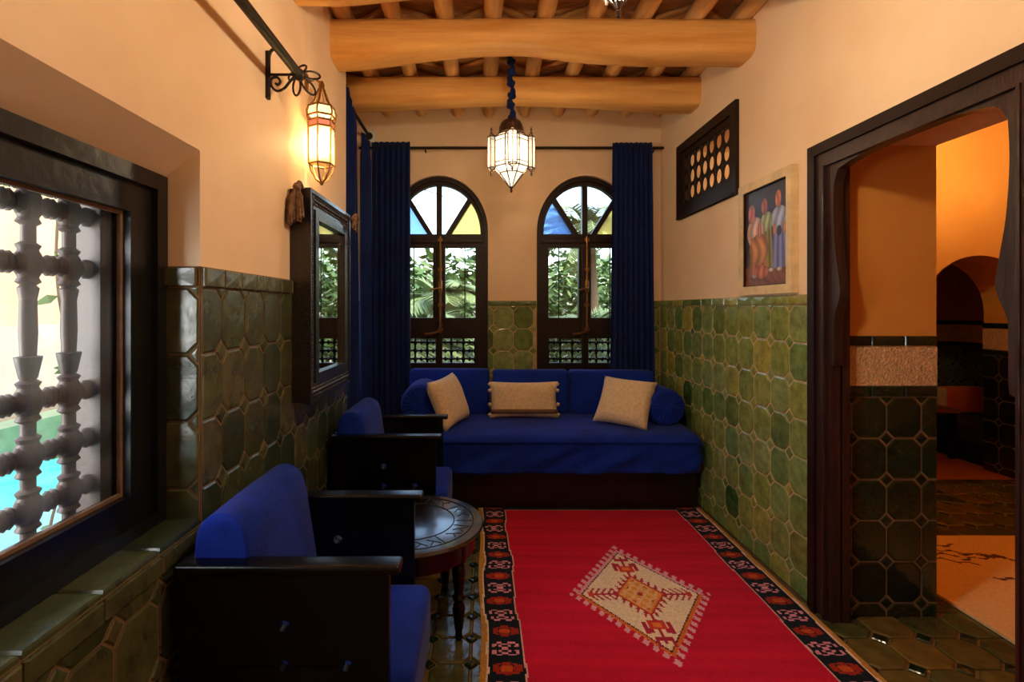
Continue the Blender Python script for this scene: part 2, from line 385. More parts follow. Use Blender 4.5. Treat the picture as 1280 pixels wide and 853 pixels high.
# ------------------------------------------------------------------ right wall with door opening and grille opening
DJ0, DJ1 = 1.36, 2.167                     # door jambs (Y)
GV = (2.93, 2.0, 3.70, 2.43)               # grille opening Y0,Z0,Y1,Z1
wr = struct(obj('wall_right', plate('wall_right', [(-1.25, 0), (DJ0, 0), (DJ0, 1.99), (DJ1, 1.99), (DJ1, 0), (YB + .3, 0), (YB + .3, ZT), (-1.25, ZT)],
            [rect(*GV)], mapX(XR, 1), 0, XR2 - XR), M['plaster']), 'cream plastered wall with glazed green tile dado and a doorway', 'wall')
ZD = 1.318
grout(wr, mR, 2.235, 0, YB, ZD + .046)
tiles(wr, mR, (2.235, .0, YB - .004, ZD), .1575, .1735, M['tile_light'], M['tile_light'], 2.24, ZD - 8 * .1735, cut=.034)
border(wr, mR, 2.24, YB - .004, ZD + .002, ZD + .045, .158, M['tile_light'])
# far jamb of the doorway: tiles, carved plaster frieze between two rows of green border tile
mJ = lambda u, v, w_: (u, DJ1 - w_, v)
jl = obj('jamb_plaster', MB().prism(rect(XR + .05, 1.0, XR2, 1.99), mJ, -.002, .003), M['plaster_ochre'], wr)
grout(wr, mJ, XR + .05, 0, XR2, .975, M['grout_dark'])
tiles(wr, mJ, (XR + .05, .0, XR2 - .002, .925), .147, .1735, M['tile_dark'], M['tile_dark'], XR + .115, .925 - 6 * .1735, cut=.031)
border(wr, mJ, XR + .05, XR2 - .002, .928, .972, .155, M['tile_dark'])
border(wr, mJ, XR + .05, XR2 - .002, 1.142, 1.187, .155, M['tile_dark'])
obj('carved_frieze', MB().prism(rect(XR + .05, .975, XR2 - .002, 1.14), mJ, -.002, .010), M['carved'], wr)

# ------------------------------------------------------------------ back wall with two arched window openings
WC = (-.348, .845); WA, WB, WS, WP0 = .40, .455, 1.92, .50
def arch(cx, a, b, zs, z0, n=25): return [(cx - a, z0), (cx + a, z0)] + circle(cx, zs, a, b, n, 0, PI, True)
wb = struct(obj('wall_back', plate('wall_back', rect(-1.4, 0, XR + .01, ZT), [arch(c, WA, WB, WS, WP0) for c in WC], mapY(YB, 1), 0, .32), M['plaster']),
            'peach plastered end wall with two arched windows', 'wall')
for u0, u1 in ((XN, WC[0] - WA), (WC[0] + WA, WC[1] - WA), (WC[1] + WA, XR - .01)):
    grout(wb, mB, u0, 0, u1, ZD + .046)
    tiles(wb, mB, (u0 + .002, .55, u1 - .002, ZD), .16, .178, M['tile_light'], M['tile_light'], u0 + .045 if u1 < .5 and u0 > -.1 else u0, ZD - 8 * .178, cut=.036)
    border(wb, mB, u0 + .002, u1 - .002, ZD + .002, ZD + .045, .16, M['tile_light'])

# ------------------------------------------------------------------ left wall: window recess, tile dado, niche
LW0, LW1, LZ0, LZ1 = .30, 1.4545, .69, 1.75
FX = -.902                                  # plane of the window frame
wl = struct(obj('wall_left', plate('wall_left', rect(-1.25, 0, YN, ZT), [rect(LW0, LZ0, LW1, LZ1)], mapX(XL, -1), 0, .36), M['plaster']),
            'cream plastered wall with dark glazed tile dado and a deep window recess', 'wall')
obj('soffit', MB().add([(XL, LW0, LZ1), (XL, LW1, LZ1), (FX, LW1, 1.672), (FX, LW0, 1.672), (XL - .36, LW1, 1.672), (XL - .36, LW0, 1.672), (XL - .36, LW1, LZ1 + .01), (XL - .36, LW0, LZ1 + .01)],
    [(0, 1, 2, 3), (3, 2, 4, 5), (5, 4, 6, 7), (0, 7, 6, 1), (1, 6, 4, 2), (0, 3, 5, 7)]), M['plaster'], wl)
ZL = 1.36
grout(wl, mL, LW1, 0, YN, ZL + .06, M['grout_dark']); grout(wl, mL, 0, 0, LW1, LZ0 - .02, M['grout_dark'])
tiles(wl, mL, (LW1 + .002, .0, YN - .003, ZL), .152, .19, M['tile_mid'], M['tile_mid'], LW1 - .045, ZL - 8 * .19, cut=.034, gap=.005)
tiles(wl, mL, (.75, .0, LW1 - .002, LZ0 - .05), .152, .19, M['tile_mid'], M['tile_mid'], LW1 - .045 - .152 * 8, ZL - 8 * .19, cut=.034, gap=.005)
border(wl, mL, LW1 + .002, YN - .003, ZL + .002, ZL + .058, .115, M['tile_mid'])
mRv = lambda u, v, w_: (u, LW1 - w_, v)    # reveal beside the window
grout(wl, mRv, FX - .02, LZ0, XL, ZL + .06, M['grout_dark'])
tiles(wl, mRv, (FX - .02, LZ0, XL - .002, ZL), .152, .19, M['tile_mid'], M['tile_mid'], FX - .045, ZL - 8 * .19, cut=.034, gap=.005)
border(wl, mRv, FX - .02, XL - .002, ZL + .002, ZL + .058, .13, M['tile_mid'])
mS = lambda u, v, w_: (u, v, LZ0 + w_)     # sill
obj('grout', MB().box((FX - .03, LW0, LZ0 - .01), (XL + .004, LW1, LZ0 + .004)), M['grout_dark'], wl)
for k in range(6):
    y1 = LW1 - .003 - k * .19
    obj('sill_tile', tile_mesh([(-.052, -.0925), (.052, -.0925), (.052, .0925), (-.052, .0925)], mS, .014, .005), M['tile_mid'], wl, mS((XL + FX) / 2 + .004, y1 - .0945, .002))
    obj('edge_tile', tile_mesh([(-.0925, -.022), (.0925, -.022), (.0925, .022), (-.0925, .022)], mL, .012, .005), M['tile_mid'], wl, mL(y1 - .0945, LZ0 - .024, .003))
# niche at the far left: end of the wall, recessed wall with a window
wn = struct(obj('wall_niche', plate('wall_niche', rect(YN - .02, 0, YB + .1, ZT), [rect(3.42, .75, 3.98, 2.25)], mapX(XN, -1), 0, .2), M['plaster']), 'recessed plaster wall behind the curtains', 'wall')
wf = struct(obj('wall_front', plate('wall_front', rect(-1.2, 0, XR + .01, ZT), [], mapY(-1.1, -1), 0, .2), M['plaster']), 'plain plaster wall at the near end of the room', 'wall')

# ------------------------------------------------------------------ ceiling: beams, joists, slanting sticks, deck
ceil = struct(obj('ceiling', MB().box((-1.3, -1.3, 2.955), (XR + .3, YB + .2, 3.05)), M['deck']), 'honey coloured wooden ceiling of beams, joists and slanting sticks', 'ceiling')
def beam(y, seed, sag):
    b = MB(); n, sg = 34, 18; vs_ = []
    for i in range(n):
        t = i / (n - 1); x = -1.0 + t * (XR + 1.05); 
        u = (x + .8) / 2.25
        dz = sum(A * math.exp(-((u - c) / s_) ** 2) for A, c, s_ in sag) + .008 * noise.noise((x * 2, seed, 0))
        ry = .105 + .012 * noise.noise((x * 1.5, seed, 5)); rz = .112
        for k in range(sg):
            a = 2 * PI * k / sg; ca, sa = math.cos(a), math.sin(a); e = .45
            vs_.append((x, y + ry * math.copysign(abs(ca) ** e, ca) + .012 * noise.noise((x * 1.3, seed, 9)), 2.765 + (rz if sa < 0 else .082) * math.copysign(abs(sa) ** e, sa) + (dz if sa < 0 else 0) + .004 * noise.noise((x * 6, a, seed))))
    fs = [(i * sg + k, i * sg + (k + 1) % sg, (i + 1) * sg + (k + 1) % sg, (i + 1) * sg + k) for i in range(n - 1) for k in range(sg)]
    b.add(vs_, fs + [tuple(range(sg)), tuple((n - 1) * sg + k for k in range(sg))])
    obj('beam', b.mesh('beam', True), M['beam'], ceil)
beam(2.80, 1, [(-.03, 0, .16), (.055, .38, .22), (-.005, 1, .1)])
beam(3.48, 2, [(-.0, 0, .2), (.045, .45, .3), (-.01, .95, .15)])
beam(2.15, 3, [(-.05, .05, .2), (.02, .5, .2)])
beam(1.45, 4, [(-.02, .1, .2)]); beam(.75, 5, [(.02, .4, .2)]); beam(.05, 6, [(.02, .6, .2)])
jb = MB()
for k in range(9):
    b = MB(); x = -.745 + .272 * k + random.uniform(-.012, .012); n = 24
    b.tube([(x + .012 * noise.noise((k, i * .4, 1)), -1.2 + i * (YB + 1.25) / (n - 1), 2.893 + .006 * noise.noise((k, i * .5, 4))) for i in range(n)], [.050 + .004 * noise.noise((k, i, 8)) for i in range(n)], 10)
    obj('joist', b.mesh('joist', True), M['joist'], ceil)
sm = MB().bar((-.125, -.082, 0), (.125, .082, 0), .03, .022).mesh('stick', True, .006, 2)
sm2 = MB().bar((-.125, .082, 0), (.125, -.082, 0), .03, .022).mesh('stick', True, .006, 2)
for k in range(-1, 9):
    x = -.745 + .272 * (k + .5)
    for q in range(11):
        y = 2.10 + q * .19
        o = obj('stick', sm if k % 2 else sm2, M['stick'], ceil, (x, y, 2.938))
        o.rotation_euler = (0, 0, random.uniform(-.05, .05))
for y in (2.5, 3.17, 3.82): obj('batten', MB().box((-1.0, y - .012, 2.944), (XR, y + .012, 2.958)), M['stick'], ceil)

# ------------------------------------------------------------------ door frame with scalloped arch board
d1 = sroot('door_1', 'dark carved wooden door frame with scalloped arch', 'door', (XR, 1.76, 0))
def ring(u0, v1, u1, w_): return [(u0, 0), (u0, v1), (u1, v1), (u1, 0), (u1 - w_, 0), (u1 - w_, v1 - w_), (u0 + w_, v1 - w_), (u0 + w_, 0)]
obj('outer_moulding', plate('m', ring(1.262, 2.0, 2.242, .045), [], mR, -.01, .022), M['dark_wood'], d1)
obj('frame', plate('m', ring(1.305, 1.957, 2.199, .052), [], mR, -.02, .010), M['door_wood'], d1)
obj('inner_moulding', plate('m', ring(1.345, 1.917, 2.155, .022), [], mR, -.02, .018), M['door_wood'], d1)
for y0, y1 in ((1.350, 1.372), (2.128, 2.150)): obj('bead', MB().box((XR - .024, y0 + .005, 0), (XR - .016, y1 - .005, 1.90)).mesh('bead', True, .004, 2), M['door_wood'], d1)
lp = [(2.115, 0), (2.115, 1.06), (2.100, 1.065), (2.097, 1.10)] + [(p.x, p.y) for p in ipol([(2.097, 1.24, 0), (2.092, 1.28, 0), (2.062, 1.355, 0), (2.068, 1.42, 0), (2.090, 1.55, 0), (2.100, 1.70, 0), (2.096, 1.82, 0)], 5)]
tp = [(p.x, p.y) for p in ipol([(2.075, 1.866, 0), (1.99, 1.884, 0), (1.90, 1.893, 0), (1.75, 1.895, 0), (1.60, 1.893, 0), (1.51, 1.884, 0), (1.43, 1.866, 0)], 4)]
rp_ = [(3.50 - a, b) for a, b in lp][::-1]
obj('arch_board', plate('m', rect(1.362, 0, 2.135, 1.903)[0:1] + [(1.385, 0)] + [q for q in (tp + rp_)[::-1]][0:0] +
    rp_[::-1][0:0] + [(a, b) for a, b in rp_[::-1]] + tp[::-1] + lp[::-1] + [(2.135, 0), (2.135, 1.903), (1.362, 1.903)], [], mR, -.035, .004), M['door_wood'], d1)
obj('jamb_lining', MB().box((XR + .045, 2.115, 0), (XR + .075, 2.166, 1.95)), M['door_wood'], d1)
obj('jamb_lining', MB().box((XR + .045, 1.361, 0), (XR + .075, 1.385, 1.95)), M['door_wood'], d1)

# ------------------------------------------------------------------ near left window with turned lattice
wd1 = sroot('window_1', 'dark framed window with turned wooden lattice looking on the pool', 'window', (FX, .88, LZ0))
mF = mapX(FX, 1)
obj('outer_frame', plate('f', rect(LW0, LZ0 + .004, LW1 - .002, 1.672), [rect(LW0 + .045, LZ0 + .05, LW1 - .047, 1.628)], mF, -.05, .012), M['navy_wood'], wd1)
obj('sash', plate('f', rect(LW0 + .045, LZ0 + .05, LW1 - .047, 1.628), [rect(LW0 + .13, LZ0 + .125, LW1 - .13, 1.553)], mF, -.06, -.006), M['navy_wood'], wd1)
obj('bead', plate('f', rect(LW0 + .125, LZ0 + .12, LW1 - .125, 1.558), [rect(LW0 + .139, LZ0 + .134, LW1 - .139, 1.544)], mF, -.036, -.026), M['raw_edge'], wd1)
obj('pane', MB().box((FX - .040, LW0 + .13, LZ0 + .12), (FX - .037, LW1 - .13, 1.556)), M['glass_dusty'], wd1)
GX = FX - .085
obj('lattice_frame', plate('f', rect(LW0 + .02, LZ0 + .02, LW1 - .02, 1.66), [rect(LW0 + .16, LZ0 + .08, LW1 - .17, 1.575)], mapX(GX, 1), -.03, .03), M['lattice'], wd1)
zr = [1.528, 1.398, 1.098, .978, .862, .75]
def post_prof():
    pr = [(.022, .70)]
    def knot(z):
        return [(.020, z - .047), (.033, z - .040), (.026, z - .030), (.034, z - .018), (.036, z), (.034, z + .018), (.026, z + .030), (.033, z + .040), (.020, z + .047)]
    for z in (.75, .862, .978, 1.098): pr += knot(z)
    pr += [(.024, 1.150), (.036, 1.195), (.021, 1.197), (.024, 1.25), (.022, 1.32), (.028, 1.345)]
    for z in (1.398, 1.528): pr += knot(z)
    pr += [(.02, 1.60)]
    return [(r, z) for r, z in pr]
pm = MB().lathe([(r * .86, z) for r, z in post_prof()], 10).mesh('post', True); pm.transform(Matrix.Diagonal((.7, 1, 1, 1)))
pys = [1.2245 - .11 * k for k in range(8)]
for y in pys:
    if y > LW0 + .1: obj('post', pm, M['lattice'], wd1, (GX, y, 0))
for z in zr:
    pr = [(.02, LW0 + .05)]
    for y in sorted(pys): pr += [(.022, y - .055), (.030, y - .048), (.020, y - .036), (.034, y - .02), (.034, y + .02), (.020, y + .036), (.030, y + .048)]
    pr += [(.02, LW1 - .1)]
    me = MB().lathe([(r * .84, h) for r, h in pr if LW0 + .04 < h < LW1], 10, (0, 0, 0), 'y').mesh('rail', True); me.transform(Matrix.Diagonal((.6, 1, 1, 1)))
    obj('rail', me, M['lattice'], wd1, (GX, 0, z))

# ------------------------------------------------------------------ arched windows in the back wall
def arched_window(n, cx, label, colours):
    root = sroot('window_%d' % n, label, 'window', (cx, YB + .06, WP0))
    mW = mapY(YB + .09, -1)
    inner = [(cx + .338, 1.91)] + circle(cx, WS, .338, .392, 25, .0, PI, True) + [(cx - .338, 1.91)]
    hs = []
    ang = math.radians(58); tx, tz = math.cos(ang), math.sin(ang)
    secs = []
    for s_ in (-1, 1):
        nx, nz = tz * s_, -tx                 # normal pointing down and outwards
        base = (cx + s_ * .075, 1.91); c0 = nx * base[0] + nz * base[1]
        side = clip(inner, -nx, -nz, -(c0 + .02))
        mid = clip(clip(inner, nx, nz, c0 - .02), -s_, 0, -s_ * cx - .022)
        secs += [('side', s_, side), ('mid', s_, mid)]
    panes = [rect(cx - .297, 1.225, cx - .05, 1.80), rect(cx + .05, 1.225, cx + .297, 1.80)]
    gr = rect(cx - .297, .855, cx + .297, 1.055)
    obj('frame', plate('f', arch(cx, WA - .002, WB - .002, WS, WP0), [q for _, _, q in secs] + panes + [gr], mW, -.03, .03), M['dark_wood'], root)
    obj('outer_moulding', plate('f', arch(cx, WA - .001, WB - .001, WS, WP0), [arch(cx, WA - .035, WB - .035, WS, WP0 + .03)], mW, .02, .055), M['dark_wood'], root)
    obj('transom', MB().box((cx - .36, YB + .045, 1.835), (cx + .36, YB + .07, 1.875)).mesh('transom', True, .006, 2), M['dark_wood'], root)
    obj('meeting_stile', MB().box((cx - .028, YB + .048, WP0 + .02), (cx + .028, YB + .066, 1.835)).mesh('s', True, .006, 2), M['dark_wood'], root)
    for (k, s_, q) in secs:
        me = MB().prism(q, mW, -.004, .0)
        obj('pane', me, M[colours[(k, s_)]], root)
    for q in panes: obj('pane', MB().prism(q, mW, -.004, 0), M['glass'], root)
    for s_ in (-1, 1): obj('glazing_bar', MB().box((cx + s_ * .21 - .004, YB + .082, 1.225), (cx + s_ * .21 + .004, YB + .09, 1.80)), M['dark_wood'], root)
    obj('pane', MB().prism(gr, mW, -.012, -.009), M['glass'], root)
    b = MB()
    for k in range(7):
        x = cx - .297 + .099 * k
        b.lathe([(.008, .855)] + [(r, .855 + .2 * t) for t, r in ((.08, .012), (.16, .02), (.24, .012), (.3, .008), (.42, .012), (.5, .024), (.58, .012), (.7, .008), (.76, .012), (.84, .02), (.92, .012))] + [(.008, 1.055)], 8, (x, YB + .085, 0))
    for z in (.887, .955, 1.023):
        b.tube([(cx - .297, YB + .085, z), (cx + .297, YB + .085, z)], .009, 6)
        for k in range(6): b.lathe([(.009, -.012), (.021, -.004), (.021, .004), (.009, .012)], 8, (cx - .2475 + .099 * k, YB + .085, z), 'x')
    obj('grille', b.mesh('grille', True), M['black'], root)
    b = MB().tube([(cx + .012, YB + .034, 1.10), (cx + .012, YB + .034, 1.89)], .008, 8)
    b.lathe([(.008, 1.42), (.016, 1.44), (.016, 1.52), (.008, 1.54)], 8, (cx + .012, YB + .034, 0))
    b.tube([(cx + .012, YB + .03, 1.47), (cx + .012, YB - .02, 1.465), (cx - .04, YB - .03, 1.455), (cx - .06, YB - .03, 1.45)], .008, 8)
    b.tube([(cx + .02, YB + .034, 1.17), (cx + .0, YB + .0, 1.115), (cx - .05, YB - .015, 1.10), (cx - .11, YB - .02, 1.095)], .010, 8)
    for z in (1.13, 1.33, 1.62, 1.86): b.box((cx - .006, YB + .030, z - .012), (cx + .03, YB + .05, z + .012))
    obj('bolt', b.mesh('bolt', True), M['brass'], root)
cl = {('side', -1): 'glass_blue', ('side', 1): 'glass_yellow', ('mid', -1): 'glass', ('mid', 1): 'glass'}
arched_window(2, WC[0], 'arched dark wood window beside the tall corner curtains', cl)
arched_window(3, WC[1], 'arched dark wood window partly covered by a single blue curtain', cl)
# niche window
w4 = sroot('window_4', 'plain window behind the niche curtains', 'window', (XN, 3.7, .75))
obj('frame', plate('f', rect(3.42, .75, 3.98, 2.25), [rect(3.47, .80, 3.68, 1.70), rect(3.72, .80, 3.93, 1.70), rect(3.47, 1.76, 3.68, 2.2), rect(3.72, 1.76, 3.93, 2.2)], mapX(XN, -1), .02, .06), M['dark_wood'], w4)
for y0, y1 in ((3.47, 3.68), (3.72, 3.93)):
    obj('pane', MB().box((XN - .042, y0, .8), (XN - .039, y1, 1.7)), M['glass'], w4)
    obj('pane', MB().box((XN - .042, y0, 1.76), (XN - .039, y1, 2.2)), M['glass_yellow'], w4)

# high grille window in the right wall
w5 = sroot('window_5', 'small high wooden grille window with rows of oval openings', 'window', (XR, 3.315, 1.95))
obj('frame', plate('f', rect(2.876, 1.945, 3.75, 2.478), [rect(2.945, 2.02, 3.685, 2.415)], mR, -.03, .022), M['dark_wood'], w5)
obj('inner_frame', plate('f', rect(2.935, 2.01, 3.695, 2.425), [rect(2.975, 2.05, 3.655, 2.375)], mR, -.03, .008), M['dark_wood'], w5)
obj('sill', MB().box((XR - .030, 2.90, 1.945), (XR, 3.74, 1.962)).mesh('sill', True, .004, 2), M['dark_wood'], w5)
hs = [circle(3.02 + .0985 * i, 2.107 + .107 * j, .036, .044, 14) for i in range(7) for j in range(3)]
obj('grille', plate('f', rect(2.965, 2.04, 3.665, 2.385), hs, mR, -.003, .003), M['dark_wood'], w5)
for i in range(8):
    y = 3.02 - .049 + .0985 * i
    pr = [(.012, 2.045)]
    for j in range(3): pr += [(.018, 2.055 + .107 * j), (.010, 2.08 + .107 * j), (.008, 2.107 + .107 * j), (.010, 2.134 + .107 * j), (.018, 2.155 + .107 * j)]
    obj('spindle', MB().lathe([(r * .5, h) for r, h in pr], 8, (XR - .002, y, 0)).mesh('spindle', True), M['dark_wood'], w5)

# ------------------------------------------------------------------ the next room, seen through the doorway
YA0, YA1, AXC, AR, AZS = 3.75, 4.15, 3.65, .42, 1.27
wp = struct(obj('wall_passage', plate('wall_passage', [(XR2, 0), (AXC - AR, 0), (AXC - AR, AZS)] + circle(AXC, AZS, AR, AR, 25, PI, 0, True) + [(AXC + AR, 0), (5.0, 0), (5.0, ZT), (XR2, ZT)], [], mapY(YA0, 1), 0, YA1 - YA0), M['plaster_ochre']),
            'ochre plastered wall with a round arch', 'wall')
mAj = lambda u, v, w_: (AXC + AR - w_, u, v)
grout(wp, mAj, YA0, 0, YA1, .975, M['grout_dark'])
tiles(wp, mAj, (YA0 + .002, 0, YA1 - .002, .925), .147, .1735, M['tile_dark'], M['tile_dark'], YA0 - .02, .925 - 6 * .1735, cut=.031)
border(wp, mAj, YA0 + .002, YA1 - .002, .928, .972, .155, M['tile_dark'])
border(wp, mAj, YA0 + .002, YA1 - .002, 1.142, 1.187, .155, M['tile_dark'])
obj('carved_frieze', MB().prism(rect(YA0 + .002, .975, YA1 - .002, 1.14), mAj, -.002, .010), M['carved'], wp)
wa = struct(obj('wall_alcove', MB().box((2.6, 5.10, 0), (4.95, 5.25, ZT)).box((4.75, YA1, 0), (4.95, 5.10, ZT)).box((2.6, YA1, 0), (2.75, 5.10, ZT)), M['plaster_ochre']), 'bright ochre walls behind the arch', 'wall')
for mp_, u0, u1 in ((lambda u, v, w_: (u, 5.10 - w_, v), 2.75, 4.75), (lambda u, v, w_: (4.75 - w_, u, v), YA1, 5.10)):
    grout(wa, mp_, u0, 0, u1, .975, M['grout_dark'])
    s0 = 4.2 if u1 < 5 and u0 < 3 else u0
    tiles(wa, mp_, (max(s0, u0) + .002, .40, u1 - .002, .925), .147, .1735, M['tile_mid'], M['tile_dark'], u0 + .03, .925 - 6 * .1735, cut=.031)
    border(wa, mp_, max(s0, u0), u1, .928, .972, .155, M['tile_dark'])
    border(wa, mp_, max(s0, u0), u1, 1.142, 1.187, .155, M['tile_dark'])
    obj('plain_frieze', MB().prism(rect(max(s0, u0), .975, u1, 1.14), mp_, -.002, .008), M['frame_cream'], wa)
ws = struct(obj('wall_side', MB().box((4.85, -1.2, 0), (5.05, YA0, ZT)), M['plaster_ochre']), 'ochre wall of the next room', 'wall')
wfs = struct(obj('wall_entry', plate('wall_entry', rect(XR2, 0, 5.0, ZT), [], mapY(-.6, -1), 0, .2), M['plaster_ochre']), 'ochre wall at the near end of the next room', 'wall')
c2 = struct(obj('ceiling_passage', MB().box((XR2 - .1, -.9, 2.95), (5.1, 5.3, 3.05)), M['plaster_ochre']), 'plastered ceiling of the next room', 'ceiling')
obj('terracotta_floor', MB().box((2.76, 3.9, -.012), (4.75, 5.1, -.001)), M['terracotta'], floor)
def lamp(name, loc, e, col, r=.04):
    l = bpy.data.lights.new(name, 'POINT'); l.energy = e; l.color = col; l.shadow_soft_size = r
    o = bpy.data.objects.new(name, l); COL.objects.link(o); o.location = loc; return o

def colour_grid(name, nu, nv, mapf, fn, m, parent=None, thick=None):
    """a cloth or canvas of many small coloured cells; fn(u,v)->numpy rgb, u,v in 0..1"""
    us = np.linspace(0, 1, nu + 1); vs_ = np.linspace(0, 1, nv + 1)
    V = [mapf(u, v) for v in vs_ for u in us]
    Fc = [(j * (nu + 1) + i, j * (nu + 1) + i + 1, (j + 1) * (nu + 1) + i + 1, (j + 1) * (nu + 1) + i) for j in range(nv) for i in range(nu)]
    me = bpy.data.meshes.new(name); me.from_pydata(V, [], Fc)
    U, W = np.meshgrid((us[:-1] + us[1:]) / 2, (vs_[:-1] + vs_[1:]) / 2)
    c = fn(U, W).reshape(-1, 3); c4 = np.ones((c.shape[0], 4), dtype=np.float32); c4[:, :3] = c
    at = me.attributes.new('dye', 'FLOAT_COLOR', 'FACE'); at.data.foreach_set('color', c4.ravel())
    me.update()
    if m: me.materials.append(m)
    return obj(name, me, m, parent)
lin = lambda r, g, b: np.array(srgb(r, g, b)[:3])

# cream rug of the next room
RX0, RX1, RY0, RY1 = 2.06, 3.6, 1.0, 2.905
def cream_fn(U, V):
    X = RX0 + U * (RX1 - RX0); Y = RY0 + V * (RY1 - RY0)
    rg = np.random.RandomState(2)
    c = lin(228, 196, 140)[None, None] * (0.93 + .14 * rg.rand(*U.shape))[..., None]
    d = np.full(U.shape, 9.0)
    for x0, y0, a, L_ in ((2.42, 2.74, -.35, .28), (2.50, 2.69, -.15, .22), (2.46, 2.63, .12, .25), (2.62, 2.70, -.6, .3), (2.45, 2.45, -.2, .3), (2.30, 2.66, -.4, .22), (2.24, 2.72, -.2, .25), (2.28, 2.76, .1, .3), (2.3, 2.2, -.1, .3), (2.6, 2.1, .2, .3), (2.9, 2.5, .3, .3), (2.9, 2.7, -.3, .3)):
        ca, sa = math.cos(a), math.sin(a); p = (X - x0) * ca + (Y - y0) * sa; q = -(X - x0) * sa + (Y - y0) * ca
        q = q + .012 * np.sin(p * 60); d = np.minimum(d, np.where((p > 0) & (p < L_), np.abs(q), 9))
    c = np.where((d < .008)[..., None], lin(96, 62, 40), c)
    return c
r2 = colour_grid('cream_rug', 160, 190, lambda u, v: (RX0 + u * (RX1 - RX0), RY0 + v * (RY1 - RY0), .012), cream_fn, M['rug_cream'])
tag(r2, 'cream rug with thin brown line drawing, seen through the doorway', 'rug')
md = r2.modifiers.new('thickness', 'SOLIDIFY'); md.thickness = .012; md.offset = -1
# bench, cushion, tray table behind the arch
bn = thing('low_bench', 'low navy upholstered bench behind the arch', 'bench', (4.42, 4.62, 0))
obj('base', MB().box((4.13, YA1 + .01, 0), (4.70, 5.08, .16)), M['navy_wood'], bn)
obj('seat_cushion', rbox((4.10, YA1 + .01, .16), (4.72, 5.08, .34), .05), M['navy_cloth'], bn)
oc = thing('seat_bolster', 'orange cushion with pale end standing on the navy bench', 'cushion', (4.50, 4.75, .33))
obj('cover', rbox((4.30, 4.72, .335), (4.66, 4.86, .57), .03), M['orange'], oc)
obj('end_panel', rbox((4.22, 4.73, .34), (4.305, 4.85, .565), .02), M['cream'], oc)
tt = thing('tray_table', 'small brown wooden tray table in front of the navy bench', 'table', (3.80, 4.55, 0))
obj('top', MB().box((3.55, 4.40, .40), (4.12, 4.72, .435)).mesh('top', True, .006, 2), M['wood_mid'], tt)
for x in (3.59, 4.08):
    for y in (4.44, 4.68): obj('leg', MB().box((x - .02, y - .02, -.001), (x + .02, y + .02, .402)), M['navy_wood'], tt)
# added lantern, out of view, as a holder for the next room's light
pl = thing('added_lantern', 'added plain brass lantern hanging unseen in the next room', 'lamp', (3.1, 2.85, 2.2))
obj('chain', MB().tube([(3.1, 2.85, 2.55), (3.1, 2.85, 2.95)], .008), M['brass'], pl)
obj('cap', MB().lathe([(.01, 2.56), (.03, 2.53), (.1, 2.45), (.1, 2.44)], 12, (3.1, 2.85, 0)).mesh('cap', True), M['brass'], pl)
b = MB()
for k in range(6):
    a = k * PI / 3; b.tube([(3.1 + .1 * math.cos(a), 2.85 + .1 * math.sin(a), 2.2), (3.1 + .1 * math.cos(a), 2.85 + .1 * math.sin(a), 2.45)], .005, 6)
b.lathe([(.1, 2.19), (.1, 2.2)], 12, (3.1, 2.85, 0)); obj('cage', b, M['brass'], pl)
obj('bulb', MB().lathe([(.005, 2.28), (.03, 2.3), (.035, 2.33), (.015, 2.38)], 12, (3.1, 2.85, 0)).mesh('bulb', True), M['bulb'], pl)
lamp('next_room_lamp_offscreen', (3.1, 2.85, 2.24), 60, (1, .70, .34), .05)

